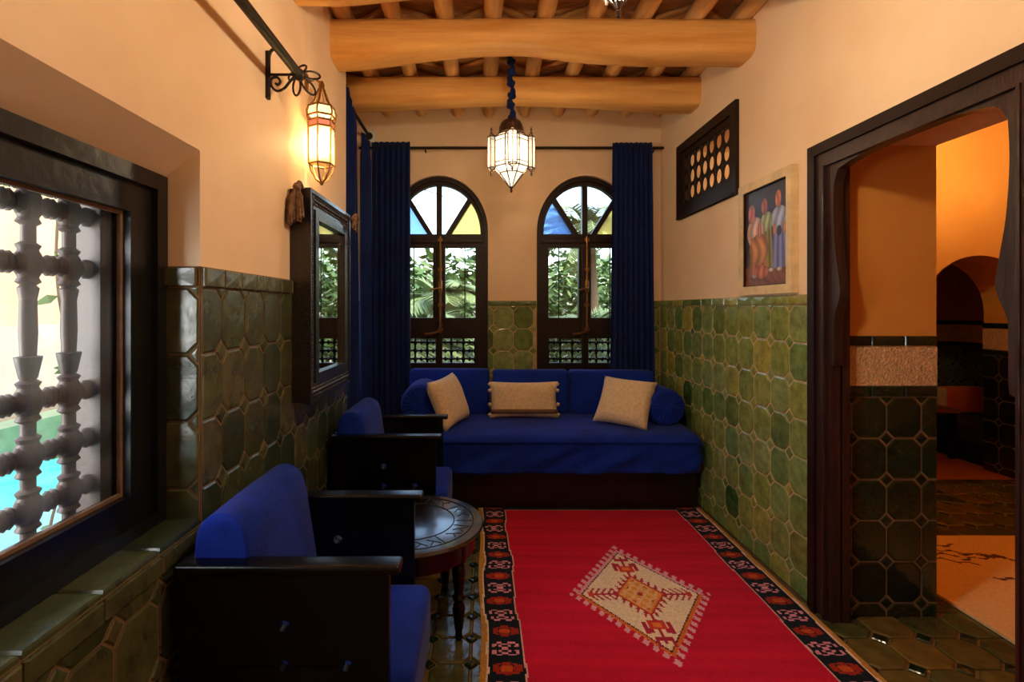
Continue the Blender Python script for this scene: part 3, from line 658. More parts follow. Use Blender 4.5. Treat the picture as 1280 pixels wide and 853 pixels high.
# ------------------------------------------------------------------ red rug
KX0, KX1, KY0, KY1 = -.012, 1.405, .55, 3.313
MOTX = ["##....##", "#.#..#.#", "...##...", "..#..#..", "..#..#..", "...##...", "#.#..#.#", "##....##"]
MOTX = [".##..##.", "#..##..#", "#.#..#.#", "...##...", "...##...", "#.#..#.#", "#..##..#", ".##..##."]
MOTR = ["...##...", ".######.", "##.##.##", "########", "########", "##.##.##", ".######.", "...##..."]
def rug_fn(U, V):
    X = KX0 + U * (KX1 - KX0); Y = KY0 + V * (KY1 - KY0); rg = np.random.RandomState(5); sh = U.shape
    wob = .006 * np.sin(Y * 9) + .004 * np.sin(Y * 23 + 1)
    c = np.empty(sh + (3,)); c[:] = lin(196, 22, 56)
    band = .06 * np.sin(Y * 37 + 1.3 * np.sin(X * 3)) + .05 * np.sin(Y * 91 + X * 4)
    c *= (1 + band + .16 * (rg.rand(*sh) - .5))[..., None]
    dl = X - KX0 + wob; dr = KX1 - X + .5 * wob; dt = KY1 - Y
    d = np.minimum(dl, dr); 
    def put(mask, col): c[mask] = col * (.85 + .3 * rg.rand(int(mask.sum()), 1))
    put(d < .165, lin(218, 170, 160))
    dark = d < .158; put(dark, lin(22, 30, 40))
    put(dt < .035, lin(22, 30, 40)); put((dt >= .035) & (dt < .041) & (d > .158), lin(218, 170, 160))
    for bitm, col, off, hx, hy in ((MOTX, lin(222, 150, 168), 0, .052, .040), (MOTR, lin(158, 44, 30), .5, .054, .034)):
        B = np.array([[ch == '#' for ch in r] for r in bitm])
        ph = (Y / .212 + off + .35) % 1.0 - .5
        v = (ph * .212 / (2 * hy) + .5); u = ((d - .094) / (2 * hx) + .5)
        ok = (u >= 0) & (u < 1) & (v >= 0) & (v < 1) & dark
        iu = np.clip((u * 8).astype(int), 0, 7); iv = np.clip((v * 8).astype(int), 0, 7)
        put(ok & B[iv, iu], col)
        if off: put(ok & (np.abs(u - .5) < .2) & (np.abs(v - .5) < .2), lin(196, 84, 36))
    put((d < .018) , lin(186, 136, 62)); put((d < .026) & (d >= .018), lin(226, 196, 176))
    # central lozenge
    cx, cy, a, b_ = .715, 2.31, .278, .407
    dx, dy = X - cx, Y - cy; r = np.abs(dx) / a + np.abs(dy) / b_
    # fringe of hooks along the edges
    s_ = np.where(np.abs(dx) > 1e-6, np.abs(dx) / a - np.abs(dy) / b_, 0)
    hook = ((np.sin(s_ * 34) > .62) & (r < 1.16)) | ((np.sin(s_ * 34 + .8) > .35) & (r > 1.11) & (r < 1.16)) | ((np.sin(s_ * 34 + 1.7) > .72) & (r > 1.05) & (r < 1.16))
    put((r >= 1.0) & hook, lin(222, 166, 184))
    put(r < 1.035, lin(222, 160, 172)); put((r < 1.03) & ((dy < 0)), lin(212, 110, 44)); put((r < .965) , lin(74, 46, 44)); put(r < .94, lin(232, 212, 184))
    # little tree motifs on the two axes
    for (hx, hy, L0) in ((0, 1, b_), (0, -1, b_), (1, 0, a), (-1, 0, a)):
        p = (dx * hx + dy * hy) / L0; q = np.abs(dx * hy + dy * hx) / (a if hy else b_)
        st = (p > .32) & (p < .84) & (q < .018)
        br = (p > .40) & (p < .84) & (q < .12) & (np.sin((p * 62 + q * 60)) > .35)
        if hy: br = ((p > .60) & (p < .68) & (q < .20)) & ((q < .03) | (q > .08)) | ((p > .5) & (p < .70) & (q > .16) & (q < .21)) | ((p > .74) & (p < .80) & (q < .13)) | ((p > .78) & (p < .88) & (q > .08) & (q < .13))
        put(st | br, lin(176, 40, 70))
        if hy: put((np.abs(p - .55) < .075) & (q < .13), lin(206, 62, 52)); put((np.abs(p - .55) < .035) & (q < .06), lin(224, 130, 60))
        else: put((np.abs(p - .80) < .05) & (q < .05), lin(206, 62, 52))
    # hooked inner lozenge
    rr = r; s2 = s_
    put((rr < .46) & (rr > .40) & (np.sin(s2 * 40) > .2), lin(176, 40, 70)); put((rr < .52) & (rr > .45) & (np.sin(s2 * 40 + 1) > .6), lin(176, 40, 70))
    put(rr < .40, lin(186, 50, 56)); put(rr < .365, lin(224, 136, 62)); put(rr < .33, lin(226, 178, 130))
    put((rr < .33) & (np.sin(dx * 130) * np.sin(dy * 95) > .15), lin(222, 150, 62)); put((rr < .30) & (np.cos(dx * 68) * np.cos(dy * 50) > .72), lin(176, 38, 62))
    return np.clip(c, 0, 1)
def rug_map(u, v):
    x = KX0 + u * (KX1 - KX0); y = KY0 + v * (KY1 - KY0)
    x += .006 * math.sin(y * 7) * (1 if u < .05 else 0) + .02 * (u - .5) * math.sin(y * 2.2) * .5
    return (x, y, .011 + .0015 * noise.noise((x * 6, y * 6, 0)))
rug = colour_grid('red_rug', 236, 460, rug_map, rug_fn, M['pile'])
md = rug.modifiers.new('thickness', 'SOLIDIFY'); md.thickness = .0105; md.offset = -1
tag(rug, 'red woven rug with white lozenge and dark patterned border', 'rug')

# ------------------------------------------------------------------ sofa
SX0, SX1 = -.555, 1.395
so = thing('daybed_sofa', 'long royal blue daybed sofa with three back cushions on wooden base', 'sofa', (.42, 3.7, 0))
obj('base', MB().box((SX0 + .03, 3.318, 0), (SX1, 4.06, .255)).mesh('base', True, .006, 2), M['dark_wood'], so)
obj('base_rail', MB().box((SX0 + .02, 3.306, .235), (SX1, 3.33, .262)).mesh('rail', True, .005, 2), M['dark_wood'], so)
def mattress():
    prof = [(4.06, .26), (4.06, .49), (3.9, .512), (3.6, .515), (3.4, .512), (3.27, .505), (3.215, .492), (3.195, .475), (3.192, .462), (3.205, .455), (3.210, .44), (3.214, .40), (3.216, .35), (3.218, .30), (3.222, .262), (3.30, .255)]
    pp = ipol([(0, y, z) for y, z in prof], 3); n = 90; b = MB(); vs_ = []
    for i in range(n):
        x = SX0 + (SX1 - SX0) * i / (n - 1); e = min(i, n - 1 - i)
        sh = .03 * max(0, 1 - e / 3) ** 2
        for p in pp:
            y, z = p.y, p.z
            if y < 3.26 and z < .452:
                k = min(1, (.452 - z) / .1) 
                y += -k * (.055 * max(0, noise.noise((x * 3.2 - z * 6.5, z * 1.2, 0))) + .022 * noise.noise((x * 7 - z * 12, z * 2, 3)) - .004)
            if z > .49: z += .006 * noise.noise((x * 4, y * 5, 7))
            vs_.append((x, y + sh * (1 if y < 3.5 else -1), z - (sh * .8 if z > .45 else 0)))
    m = len(pp)
    fs = [(i * m + k, i * m + k + 1, (i + 1) * m + k + 1, (i + 1) * m + k) for i in range(n - 1) for k in range(m - 1)]
    fs += [(i * m + m - 1, i * m, (i + 1) * m, (i + 1) * m + m - 1) for i in range(n - 1)]
    fs += [tuple(range(m)), tuple((n - 1) * m + k for k in range(m))]
    return b.add(vs_, fs).mesh('mattress', True)
obj('mattress', mattress(), M['blue'], so)
def soft_box(x0, x1, y0, y1, z0, z1, r=.035, puff=.012, lean=0):
    me = rbox((x0, y0, z0), (x1, y1, z1), r, 4); bm = bmesh.new(); bm.from_mesh(me)
    bmesh.ops.subdivide_edges(bm, edges=[e for e in bm.edges if e.calc_length() > .1], cuts=7, use_grid_fill=True)
    for v in bm.verts:
        u = 2 * (v.co.x - x0) / (x1 - x0) - 1; q = 2 * (v.co.z - z0) / (z1 - z0) - 1
        k = max(0, 1 - u * u) * max(0, 1 - q * q)
        s_ = 1 if v.co.y > (y0 + y1) / 2 else -1
        v.co.y += s_ * puff * k + .004 * noise.noise(v.co * 6) + lean * (v.co.z - z0)
        v.co.z += .004 * noise.noise(v.co * 4)
    bm.to_mesh(me); bm.free(); return finish(me, True, angle=60)
for x0, x1, zt in ((-.545, .062, .842), (.085, .655, .836), (.662, 1.30, .832)):
    obj('back_cushion', soft_box(x0, x1, 3.815, 3.945, .50, zt, .035, .013, .08), M['blue'], so)
def bolster(name, label, cx, r, y0, y1, zc):
    t = thing(name, label, 'cushion', (cx, (y0 + y1) / 2, zc - r), 'bolsters on the blue sofa')
    obj('cover', MB().lathe([(r * .55, y0 - .0), (r * .86, y0 + .002), (r * .97, y0 + .018), (r, y0 + .04), (r, y1 - .04), (r * .97, y1 - .015), (r * .8, y1)], 28, (cx, 0, zc), 'y').mesh('bolster', True), M['blue'], t)
    b = MB()
    for k in range(22):
        a = 2 * PI * k / 22; ca, sa = math.cos(a), math.sin(a)
        b.tube([(cx + r * .12 * ca, y0 - .006, zc + r * .12 * sa), (cx + r * .55 * ca, y0 - .004, zc + r * .55 * sa), (cx + r * .88 * ca, y0 + .003, zc + r * .88 * sa)], [.006, .009, .004], 5)
    b.lathe([(.02, y0 - .012), (.024, y0 - .005), (.024, y0 + .01)], 12, (cx, 0, zc), 'y')
    obj('gathered_end', b.mesh('ends', True), M['blue'], t)
bolster('bolster_cushion', 'blue bolster with gathered end at the curtained corner end of sofa', -.415, .138, 3.45, 3.81, .648)
bolster('bolster_cushion', 'blue bolster in shadow against the tiled wall at sofa end', 1.245, .125, 3.42, 3.81, .634)
def pillow(name, label, w_, h_, t_, loc, rot, tie=None, n=18):
    b = MB(); vs_ = []; idx = {}
    for s_ in (1, -1):
        for j in range(n + 1):
            for i in range(n + 1):
                u, v = 2 * i / n - 1, 2 * j / n - 1; ed = (1 - u ** 4) * (1 - v ** 4)
                pinch = 1 - .07 * (1 - abs(u) ** 2) * abs(v) ** 2; pin2 = 1 - .07 * (1 - abs(v) ** 2) * abs(u) ** 2
                z = s_ * t_ / 2 * max(0, ed) ** .55 * (1 + .12 * noise.noise((u * 2.2, v * 2.2, w_ * 9 + s_)))
                idx[(s_, i, j)] = len(vs_); vs_.append((u * w_ / 2 * pin2, z, v * h_ / 2 * pinch))
    fs = []
    for s_ in (1, -1):
        for j in range(n):
            for i in range(n): fs.append((idx[(s_, i, j)], idx[(s_, i + 1, j)], idx[(s_, i + 1, j + 1)], idx[(s_, i, j + 1)]))
    b.add(vs_, fs); me = b.mesh('pillow'); bm = bmesh.new(); bm.from_mesh(me); bmesh.ops.remove_doubles(bm, verts=bm.verts, dist=.0005); bm.to_mesh(me); bm.free(); finish(me, True, angle=80)
    R = Matrix.Translation(loc) @ rot
    root = thing(name, label, 'pillow', loc, 'cream pillows on the blue sofa')
    me.transform(R); obj('cover', me, M['cream'], root)
    if tie:
        for (v0, v1) in tie:
            b = MB(); m = 20; pts = []
            for k in range(m + 1):
                u = -0.96 + 1.92 * k / m
                for v in (v0, v1):
                    ed = (1 - u ** 4) * (1 - v ** 4); pts.append((u * w_ / 2, -t_ / 2 * max(0, ed) ** .55 * 1.10 - .004, v * h_ / 2))
            b.add(pts, [(2 * k, 2 * k + 2, 2 * k + 3, 2 * k + 1) for k in range(m)]); mm = b.mesh('stripe', True); mm.transform(R)
            o = obj('woven_stripe', mm, M['stripe'], root); q = o.modifiers.new('t', 'SOLIDIFY'); q.thickness = .004
        pom = MB().lathe([(.003, -.014), (.013, -.006), (.015, .004), (.004, .014)], 8).mesh('pompom', True)
        for s_ in (-1, 1):
            for v in (-.8, -.25, .5, .85): obj('pompom', pom, M['cream'], root, R @ Vector((s_ * w_ / 2 * .98, 0, v * h_ / 2)))
    return root
RX = lambda a: Matrix.Rotation(math.radians(a), 4, 'X'); RY = lambda a: Matrix.Rotation(math.radians(a), 4, 'Y'); RZ = lambda a: Matrix.Rotation(math.radians(a), 4, 'Z')
pillow('throw_pillow', 'cream pillow leaning sideways on the bolster at the curtained corner', .38, .34, .13, (-.222, 3.49, .672), RZ(66) @ RX(-22) @ RY(-4))
pillow('throw_pillow', 'flat oblong cream pillow with brown stripe against the middle cushion', .50, .265, .12, (.305, 3.705, .640), RX(-12) @ RY(0), tie=[(-.74, -.52)])
pillow('throw_pillow', 'cream square pillow tilted on its corner beside the shadowed bolster', .37, .36, .13, (.982, 3.51, .662), RZ(-30) @ RX(-36) @ RY(4))

# ------------------------------------------------------------------ armchairs
def armchair(cx, cy, label):
    t = thing('armchair', label, 'chair', (cx, cy, 0), 'black armchairs along the tiled wall')
    W2 = .2625
    for s_ in (-1, 1):
        yc = cy + s_ * (W2 - .022)
        hs = [circle(cx - .008, .505, .0145, n=16), circle(cx - .008, .405, .0145, n=16), circle(cx + .150, .405, .0145, n=16)]
        pnl = obj('side_panel', plate('p', rect(cx - .270, 0, cx + .255, .645), hs + [rect(cx - .145, .403, cx - .03, .407), rect(cx + .014, .403, cx + .13, .407)], mapY(yc, 1), -.014, .014), M['black'], t)
        obj('arm_rest', MB().box((cx - .278, yc - .030, .640), (cx + .285, yc + .030, .662)).mesh('a', True, .009, 3), M['black'], t)
    obj('back_board', MB().box((cx - .272, cy - W2 + .02, .10), (cx - .245, cy + W2 - .02, .66)).mesh('b', True, .004, 2), M['black'], t)
    obj('seat_frame', MB().box((cx - .25, cy - W2 + .03, .06), (cx + .262, cy + W2 - .03, .175)).mesh('s', True, .004, 2), M['black'], t)
    me = rbox((cx - .25, cy - W2 + .038, .172), (cx + .315, cy + W2 - .038, .365), .045, 5)
    obj('seat_cushion', me, M['blue'], t)
    pr = [(-.245, .355), (-.252, .55), (-.252, .68), (-.242, .735), (-.212, .765), (-.170, .770), (-.132, .745), (-.112, .69), (-.098, .60), (-.075, .45), (-.062, .355)]
    pp = [(p.x, p.y) for p in ipol([(a, b, 0) for a, b in pr], 3)]
    b = MB(); L_ = W2 - .038; n = len(pp); vs_ = []; rows = [(-1, .90), (-.985, .96), (-.95, 1), (-.5, 1.01), (0, 1.015), (.5, 1.01), (.95, 1), (.985, .96), (1, .90)]
    gx, gz = -.165, .56
    for q, k in rows:
        for a, z in pp: vs_.append((cx + gx + (a - gx) * k, cy + q * L_, gz + (z - gz) * (k if z > .4 else 1)))
    fs = [(i * n + k, i * n + (k + 1) % n, (i + 1) * n + (k + 1) % n, (i + 1) * n + k) for i in range(len(rows) - 1) for k in range(n)]
    fs += [tuple(range(n)), tuple((len(rows) - 1) * n + k for k in range(n))]
    obj('back_cushion', b.add(vs_, fs).mesh('bc', True), M['blue'], t)
    return t
ch = armchair(-.487, 1.535, 'black wooden armchair with royal blue cushions, next to the window sill')
c2_ = copy_tree(ch, (-.487, 2.835, 0), 'black wooden armchair with royal blue cushions, under the mirror near the sofa')

# ------------------------------------------------------------------ round tea table
TX, TY, TZ, TR = -.300, 2.145, .412, .308
tb = thing('tea_table', 'round black tea table with carved top and turned legs', 'table', (TX, TY, 0))
M['table'] = mat('polished_table', srgb(14, 14, 16), .26, spec=.7, coat=.8, bump=.05, bscale=20)
obj('table_top', MB().lathe([(.02, TZ - .026), (TR - .02, TZ - .026), (TR - .004, TZ - .018), (TR, TZ - .010), (TR - .004, TZ - .002), (TR - .012, TZ), (.02, TZ)], 64, (TX, TY, 0)).mesh('top', True), M['table'], tb)
b = MB()
for r in (TR * .86, TR * .60): b.tube([(TX + r * math.cos(2 * PI * k / 64), TY + r * math.sin(2 * PI * k / 64), TZ) for k in range(64)], .0026, 5, True)
for k in range(28):
    a0 = 2 * PI * k / 28; a1 = 2 * PI * (k + .8) / 28; P = lambda r, a: (TX + TR * r * math.cos(a), TY + TR * r * math.sin(a), TZ)
    if k % 3 == 0: b.tube([P(.62, a0), P(.84, a0)], .0022, 5)
    else: b.tube([P(.66, a0), P(.82, a1)], .0022, 5); b.tube([P(.82, a0), P(.74, (a0 + a1) / 2)], .0022, 5)
M['inlay'] = mat('table_inlay_line', srgb(4, 4, 4), .7)
obj('carved_band', b, M['inlay'], tb)
obj('apron', MB().lathe([(TR - .055, TZ - .10), (TR - .035, TZ - .10), (TR - .035, TZ - .024), (TR - .055, TZ - .024)], 48, (TX, TY, 0)).mesh('apron', True), M['black'], tb)
lg = MB().lathe([(.010, 0), (.016, .006), (.013, .03), (.018, .05), (.022, .09), (.026, .12), (.018, .15), (.027, .165), (.018, .18), (.022, .22), (.028, .27), (.020, .295), (.030, .31), (.030, .39)], 14).mesh('leg', True)
for a in (-32, 58, 148, 238):
    obj('leg', lg, M['black'], tb, (TX + .248 * math.cos(math.radians(a)), TY + .248 * math.sin(math.radians(a)), 0))

# ------------------------------------------------------------------ curtains and rods
def curtain(name, label, p0, p1, z0, z1, folds, amp, group, spread=1.0, seed=0, m=None, thick=.004):
    p0, p1 = Vector(p0), Vector(p1); d = (p1 - p0); nrm = Vector((-d.y, d.x)).normalized(); n, mz = folds * 10, 30
    vs_ = []; c = (p0 + p1) / 2
    for j in range(mz + 1):
        t = j / mz; z = z1 + (z0 - z1) * t; k = 1 + (spread - 1) * t
        for i in range(n + 1):
            s_ = i / n; q = c + (p0 + d * s_ - c) * k
            a = amp * (.65 + .35 * t) * (math.sin(2 * PI * folds * s_ + .7 * noise.noise((s_ * 4, t * 1.2, seed))) + .4 * noise.noise((s_ * 9, t * 1.5, seed + 3)))
            if t < .04: a *= .6
            q = q + nrm * a; vs_.append((q.x, q.y, z))
    fs = [(j * (n + 1) + i, j * (n + 1) + i + 1, (j + 1) * (n + 1) + i + 1, (j + 1) * (n + 1) + i) for j in range(mz) for i in range(n)]
    o = obj(name, MB().add(vs_, fs).mesh('curtain', True), m or M['blue_curtain'])
    md = o.modifiers.new('thickness', 'SOLIDIFY'); md.thickness = thick; md.offset = 0
    return tag(o, label, 'curtain', group)
G = 'blue velvet curtains'
curtain('curtain', 'tall blue curtain hanging over one side of the window by the niche', (-.865, 4.04), (-.565, 4.04), .04, 2.615, 7, .024, G, 1.03, 1)
curtain('curtain', 'tall blue curtain hanging free between arched window and tiled wall', (1.035, 4.04), (1.345, 4.04), .62, 2.61, 8, .024, G, 1.14, 2)
curtain('curtain', 'narrow blue curtain gathered at the end of the wall past the mirror', (-.88, 3.18), (-.88, 3.52), .05, 2.74, 6, .045, G, 1.0, 3)
curtain('curtain', 'blue curtain gathered in the corner below the white rod bracket', (-.885, 3.80), (-.885, 4.0), .04, 2.61, 5, .030, G, 1.0, 4)
rod = thing('curtain_rod', 'thin dark curtain rod across the end wall above the arched windows', 'rod', (.3, 4.05, 2.57))
obj('pole', MB().tube([(-.97, 4.052, 2.572), (1.44, 4.052, 2.572)], .011, 10).mesh('pole', True), M['iron'], rod)
for x in (-.45, .30, 1.38): obj('bracket', MB().tube([(x, 4.052, 2.572), (x, 4.10, 2.572), (x, 4.132, 2.560)], .006, 6), M['iron'], rod)
rod = thing('curtain_rod', 'dark curtain rod along the niche with a white wall bracket', 'rod', (-.90, 3.6, 2.68))
obj('pole', MB().tube([(-.90, 3.03, 2.69), (-.90, 4.12, 2.68)], .012, 10).mesh('pole', True), M['iron'], rod)
obj('bracket', MB().box((-.945, 4.095, 2.63), (-.850, 4.132, 2.735)).mesh('b', True, .006, 2), M['white'], rod)
obj('socket', MB().lathe([(.02, 4.085), (.03, 4.09), (.03, 4.10)], 14, (-.90, 0, 2.68), 'y').mesh('s', True), M['iron'], rod)

# rod and scroll bracket above the near window
rod = thing('curtain_rod', 'thick black iron curtain rod above the lattice window', 'rod', (-.69, 1.2, 2.18))
obj('pole', MB().tube([(-.690, .30, 2.185), (-.690, 1.93, 2.185)], .017, 12).mesh('pole', True), M['iron'], rod)
b = MB()
for a in (0, 72, 144, 216, 288):
    ca, sa = math.cos(math.radians(a + 20)), math.sin(math.radians(a + 20)); 
    b.tube([(-.690 + (.012 + .026 * (1 - math.cos(q))) * ca - .016 * math.sin(q) * sa, 1.945 + .028 * (1 - math.cos(q)) * .9, 2.185 + (.012 + .026 * (1 - math.cos(q))) * sa + .016 * math.sin(q) * ca) for q in [2 * PI * k / 18 for k in range(18)]], .0042, 6, True)
b.lathe([(.012, 1.92), (.022, 1.93), (.022, 1.945), (.010, 1.96)], 12, (-.690, 0, 2.185), 'y')
obj('finial', b.mesh('finial', True), M['iron'], rod)
b = MB().tube(ipol([(-.745, 1.903, 2.235), (-.755, 1.903, 2.262), (-.778, 1.903, 2.262), (-.790, 1.903, 2.235), (-.790, 1.903, 2.16), (-.790, 1.903, 2.085)], 6), .006, 6)
b.tube([(-.790, 1.903, 2.17), (-.690, 1.903, 2.17)], .005, 6)
sp = [(-.690, 1.903, 2.168)] + [(-.79 + .068 * (1 - .0) - .0 + .0, 1.903, 2.13)]
b.tube(ipol([(-.692, 1.903, 2.168), (-.712, 1.903, 2.145), (-.735, 1.903, 2.118), (-.762, 1.903, 2.110), (-.782, 1.903, 2.130), (-.780, 1.903, 2.155), (-.760, 1.903, 2.160), (-.748, 1.903, 2.145), (-.757, 1.903, 2.132), (-.766, 1.903, 2.138)], 5), .005, 6)
b.box((-.802, 1.893, 2.08), (-.788, 1.913, 2.255))
obj('scroll_bracket', b.mesh('bracket', True), M['iron'], rod)

# ------------------------------------------------------------------ wall sconce (lit)
sc = thing('wall_lantern', 'lit brass and glass wall lantern above the mirror', 'lamp', (XL + .07, 2.33, 1.87))
LX, LY = XL + .072, 2.33
def hexp(r, z, k, n=6, ph=PI / 6): a = ph + 2 * PI * k / n; return (LX + r * math.cos(a), LY + r * math.sin(a), z)
b = MB()
for k in range(6):
    b.tube([hexp(.058, 1.955, k), hexp(.058, 2.16, k)], .0045, 6)
    for z, r in ((1.955, .058), (2.150, .058), (2.172, .062), (2.215, .058), (2.120, .058)): b.tube([hexp(r, z, k), hexp(r, z, k + 1)], .0045, 6)
    b.tube([hexp(.062, 2.16, k), hexp(.066, 2.19, k), hexp(.056, 2.215, k), hexp(.034, 2.24, k), hexp(.012, 2.30, k)], .0042, 6)
    b.tube([hexp(.055, 1.955, k), hexp(.046, 1.92, k), hexp(.026, 1.888, k), hexp(.006, 1.872, k)], .0042, 6)
b.lathe([(.006, 1.862), (.010, 1.87), (.006, 1.88)], 8, (LX, LY, 0)); b.lathe([(.012, 2.295), (.014, 2.32), (.006, 2.335)], 8, (LX, LY, 0))
b.tube([(LX, LY, 2.325), (LX - .03, LY, 2.345), (XL - .001, LY, 2.33)], .006, 6); b.box((XL - .002, LY - .02, 2.29), (XL + .006, LY + .02, 2.37))
obj('metal_frame', b.mesh('f', True), M['brass'], sc)
b = MB(); bt = MB(); br = MB()
for k in range(6):
    b.add([hexp(.056, 1.957, k), hexp(.056, 1.957, k + 1), hexp(.056, 2.118, k + 1), hexp(.056, 2.118, k)], [(0, 1, 2, 3)])
    br.add([hexp(.056, 2.122, k), hexp(.056, 2.122, k + 1), hexp(.056, 2.150, k + 1), hexp(.056, 2.150, k)], [(0, 1, 2, 3)])
    bt.add([hexp(.060, 2.173, k), hexp(.060, 2.173, k + 1), hexp(.056, 2.214, k + 1), hexp(.056, 2.214, k)], [(0, 1, 2, 3)])
M['sconce_clear'] = glass('sconce_clear_glass', (1, .88, .62, 1), .06, .35, (1, .8, .45, 1))
obj('glass_panel', b, M['sconce_clear'], sc); obj('coloured_band', br, M['red_glass'], sc); obj('crown_glass', bt, M['sconce_glass'], sc)
obj('bulb', MB().lathe([(.004, 2.00), (.016, 2.012), (.021, 2.035), (.014, 2.06), (.010, 2.09)], 12, (LX, LY, 0)).mesh('bulb', True), M['bulb'], sc)
lamp('sconce_light', (LX + .0, LY, 2.04), 13, (1, .70, .36), .03)

# ------------------------------------------------------------------ pendant lanterns
def pendant(cx, cy, ztip, label, cord_top):
    t = thing('pendant_lantern', label, 'lamp', (cx, cy, ztip), 'tin and glass pendant lanterns')
    z = lambda q: ztip + q; R = .108
    P = lambda r, h, a: (cx + r * math.cos(a), cy + r * math.sin(a), z(h)); A = [PI / 8 + k * PI / 4 for k in range(8)]
    f_ = MB(); g = MB()
    tiers = [(.012, .035), (.075, .115), (R, .150), (R, .330), (.078, .352)]
    for k in range(8):
        a0, a1 = A[k], A[(k + 1) % 8]
        for i in range(len(tiers) - 1):
            (r0, h0), (r1, h1) = tiers[i], tiers[i + 1]
            f_.tube([P(r0, h0, a0), P(r1, h1, a0)], .004, 6)
            g.add([P(r0 * .985, h0, a0), P(r0 * .985, h0, a1), P(r1 * .985, h1, a1), P(r1 * .985, h1, a0)], [(0, 1, 2, 3)])
        for r, h in tiers[1:]: f_.tube([P(r, h, a0), P(r, h, a1)], .004, 6)
        f_.tube([P(R, .305, a0), P(R, .305, a1)], .003, 6); f_.tube([P(R, .175, a0), P(R, .175, a1)], .003, 6)
    f_.lathe([(.004, z(0)), (.009, z(.012)), (.005, z(.02)), (.014, z(.034))], 8, (cx, cy, 0))
    obj('metal_frame', f_.mesh('f', True), M['silver'], t); obj('glass_panels', g, M['frosted'], t)
    for q in range(4):
        a = -PI / 2 + q * PI / 2; ox, oy = math.cos(a), math.sin(a); px, py = -oy, ox
        Q = lambda o_, s_, h: (cx + ox * o_ + px * s_, cy + oy * o_ + py * s_, z(h))
        f2 = MB(); g2 = MB(); sec = [(.098, -.026), (.128, -.026), (.145, 0), (.128, .026), (.098, .026)]
        for o_, s_ in sec:
            f2.tube([Q(o_, s_, .150), Q(o_, s_, .338)], .0035, 6); f2.tube([Q(o_, s_, .338), Q(.122, 0, .362)], .003, 5); f2.tube([Q(o_, s_, .150), Q(.122, 0, .125)], .003, 5)
        for i in range(4):
            for h in (.150, .338): f2.tube([Q(*sec[i], h), Q(*sec[i + 1], h)], .0035, 6)
            g2.add([Q(*sec[i], .152), Q(*sec[i + 1], .152), Q(*sec[i + 1], .336), Q(*sec[i], .336)], [(0, 1, 2, 3)])
        c = Q(.122, 0, 0)
        f2.lathe([(.008, z(.355)), (.010, z(.365)), (.004, z(.375)), (.007, z(.385)), (.002, z(.402))], 8, (c[0], c[1], 0))
        f2.lathe([(.003, z(.10)), (.008, z(.112)), (.005, z(.128))], 8, (c[0], c[1], 0))
        pod = obj('side_pod', f2.mesh('p', True), M['silver'], t); obj('pod_glass', g2, M['frosted'], pod)
    dm = MB(); pr = [(.078, .350), (.082, .362), (.074, .372), (.072, .40), (.060, .43), (.035, .447), (.012, .456)]; n = 40; vs_ = []
    for r, h in pr:
        for k in range(n): vs_.append(P(r * (1 + .035 * math.cos(10 * 2 * PI * k / n)), h, 2 * PI * k / n))
    dm.add(vs_, [(i * n + k, i * n + (k + 1) % n, (i + 1) * n + (k + 1) % n, (i + 1) * n + k) for i in range(len(pr) - 1) for k in range(n)] + [tuple((len(pr) - 1) * n + k for k in range(n))])
    obj('dome', dm.mesh('dome', True), M['silver'], t)
    n = 60; pts = []; rs = []
    for i in range(n):
        q = i / (n - 1); h = z(.45) + (cord_top - z(.45)) * q
        pts.append((cx + .010 * math.sin(q * 22), cy + .010 * math.cos(q * 19), h)); rs.append(.019 + .007 * math.sin(q * 46) + .004 * math.sin(q * 91))
    obj('cloth_cord', MB().tube(pts, rs, 12).mesh('cord', True), M['blue_curtain'], t)
    return t
pendant(.182, 3.14, 2.012, 'tin pendant lantern hanging in front of the end wall windows', 2.96)
lamp('pendant_light', (.182, 3.14, 2.25), 10, (1, .74, .44), .06)
pendant(.335, 1.255, 2.014, 'tin pendant lantern of which only the tip shows below the ceiling', 2.96)
lamp('pendant_light_offscreen', (.335, 1.255, 2.25), 60, (1, .80, .56), .06)

# ------------------------------------------------------------------ mirror
mi = thing('wall_mirror', 'mirror in a deep carved black frame above the armchair', 'mirror', (XL, 2.45, .90))
my0, my1, mz0, mz1, mxf = 2.133, 2.766, .905, 1.80, -.716
mM = mapX(XL, 1)
obj('case', plate('c', rect(my0, mz0, my1, mz1), [rect(my0 + .10, mz0 + .10, my1 - .10, mz1 - .10)], mM, .001, mxf - XL - .004), M['carve'], mi)
obj('outer_moulding', plate('c', rect(my0 - .004, mz0 - .004, my1 + .004, mz1 + .004), [rect(my0 + .012, mz0 + .012, my1 - .012, mz1 - .012)], mM, mxf - XL - .02, mxf - XL + .006), M['carve'], mi)
obj('inner_moulding', plate('c', rect(my0 + .062, mz0 + .075, my1 - .062, mz1 - .075), [rect(my0 + .105, mz0 + .115, my1 - .105, mz1 - .115)], mM, .02, mxf - XL + .006), M['carve'], mi)
obj('glass', MB().box((XL + .066, my0 + .098, mz0 + .098), (XL + .070, my1 - .098, mz1 - .098)), M['mirror'], mi)
b = MB(); xs = mxf - .001
def bump_(y, z, r): b.lathe([(r, 0), (r * .85, r * .5), (r * .4, r * .8), (.001, r * .85)], 6, (xs - .004, y, z), 'x')
k = 0
y = my0 + .03
while y < my1 - .02:
    for zc in (mz0 + .035, mz1 - .035):
        bump_(y, zc, .011); bump_(y + .011, zc + .016, .007); bump_(y + .011, zc - .016, .007)
    y += .024
z = mz0 + .03
while z < mz1 - .02:
    for yc in (my0 + .035, my1 - .035): bump_(yc, z, .011); bump_(yc + .014, z + .011, .007); bump_(yc - .014, z + .011, .007)
    z += .024
obj('carving', b.mesh('carving', True), M['carve'], mi)
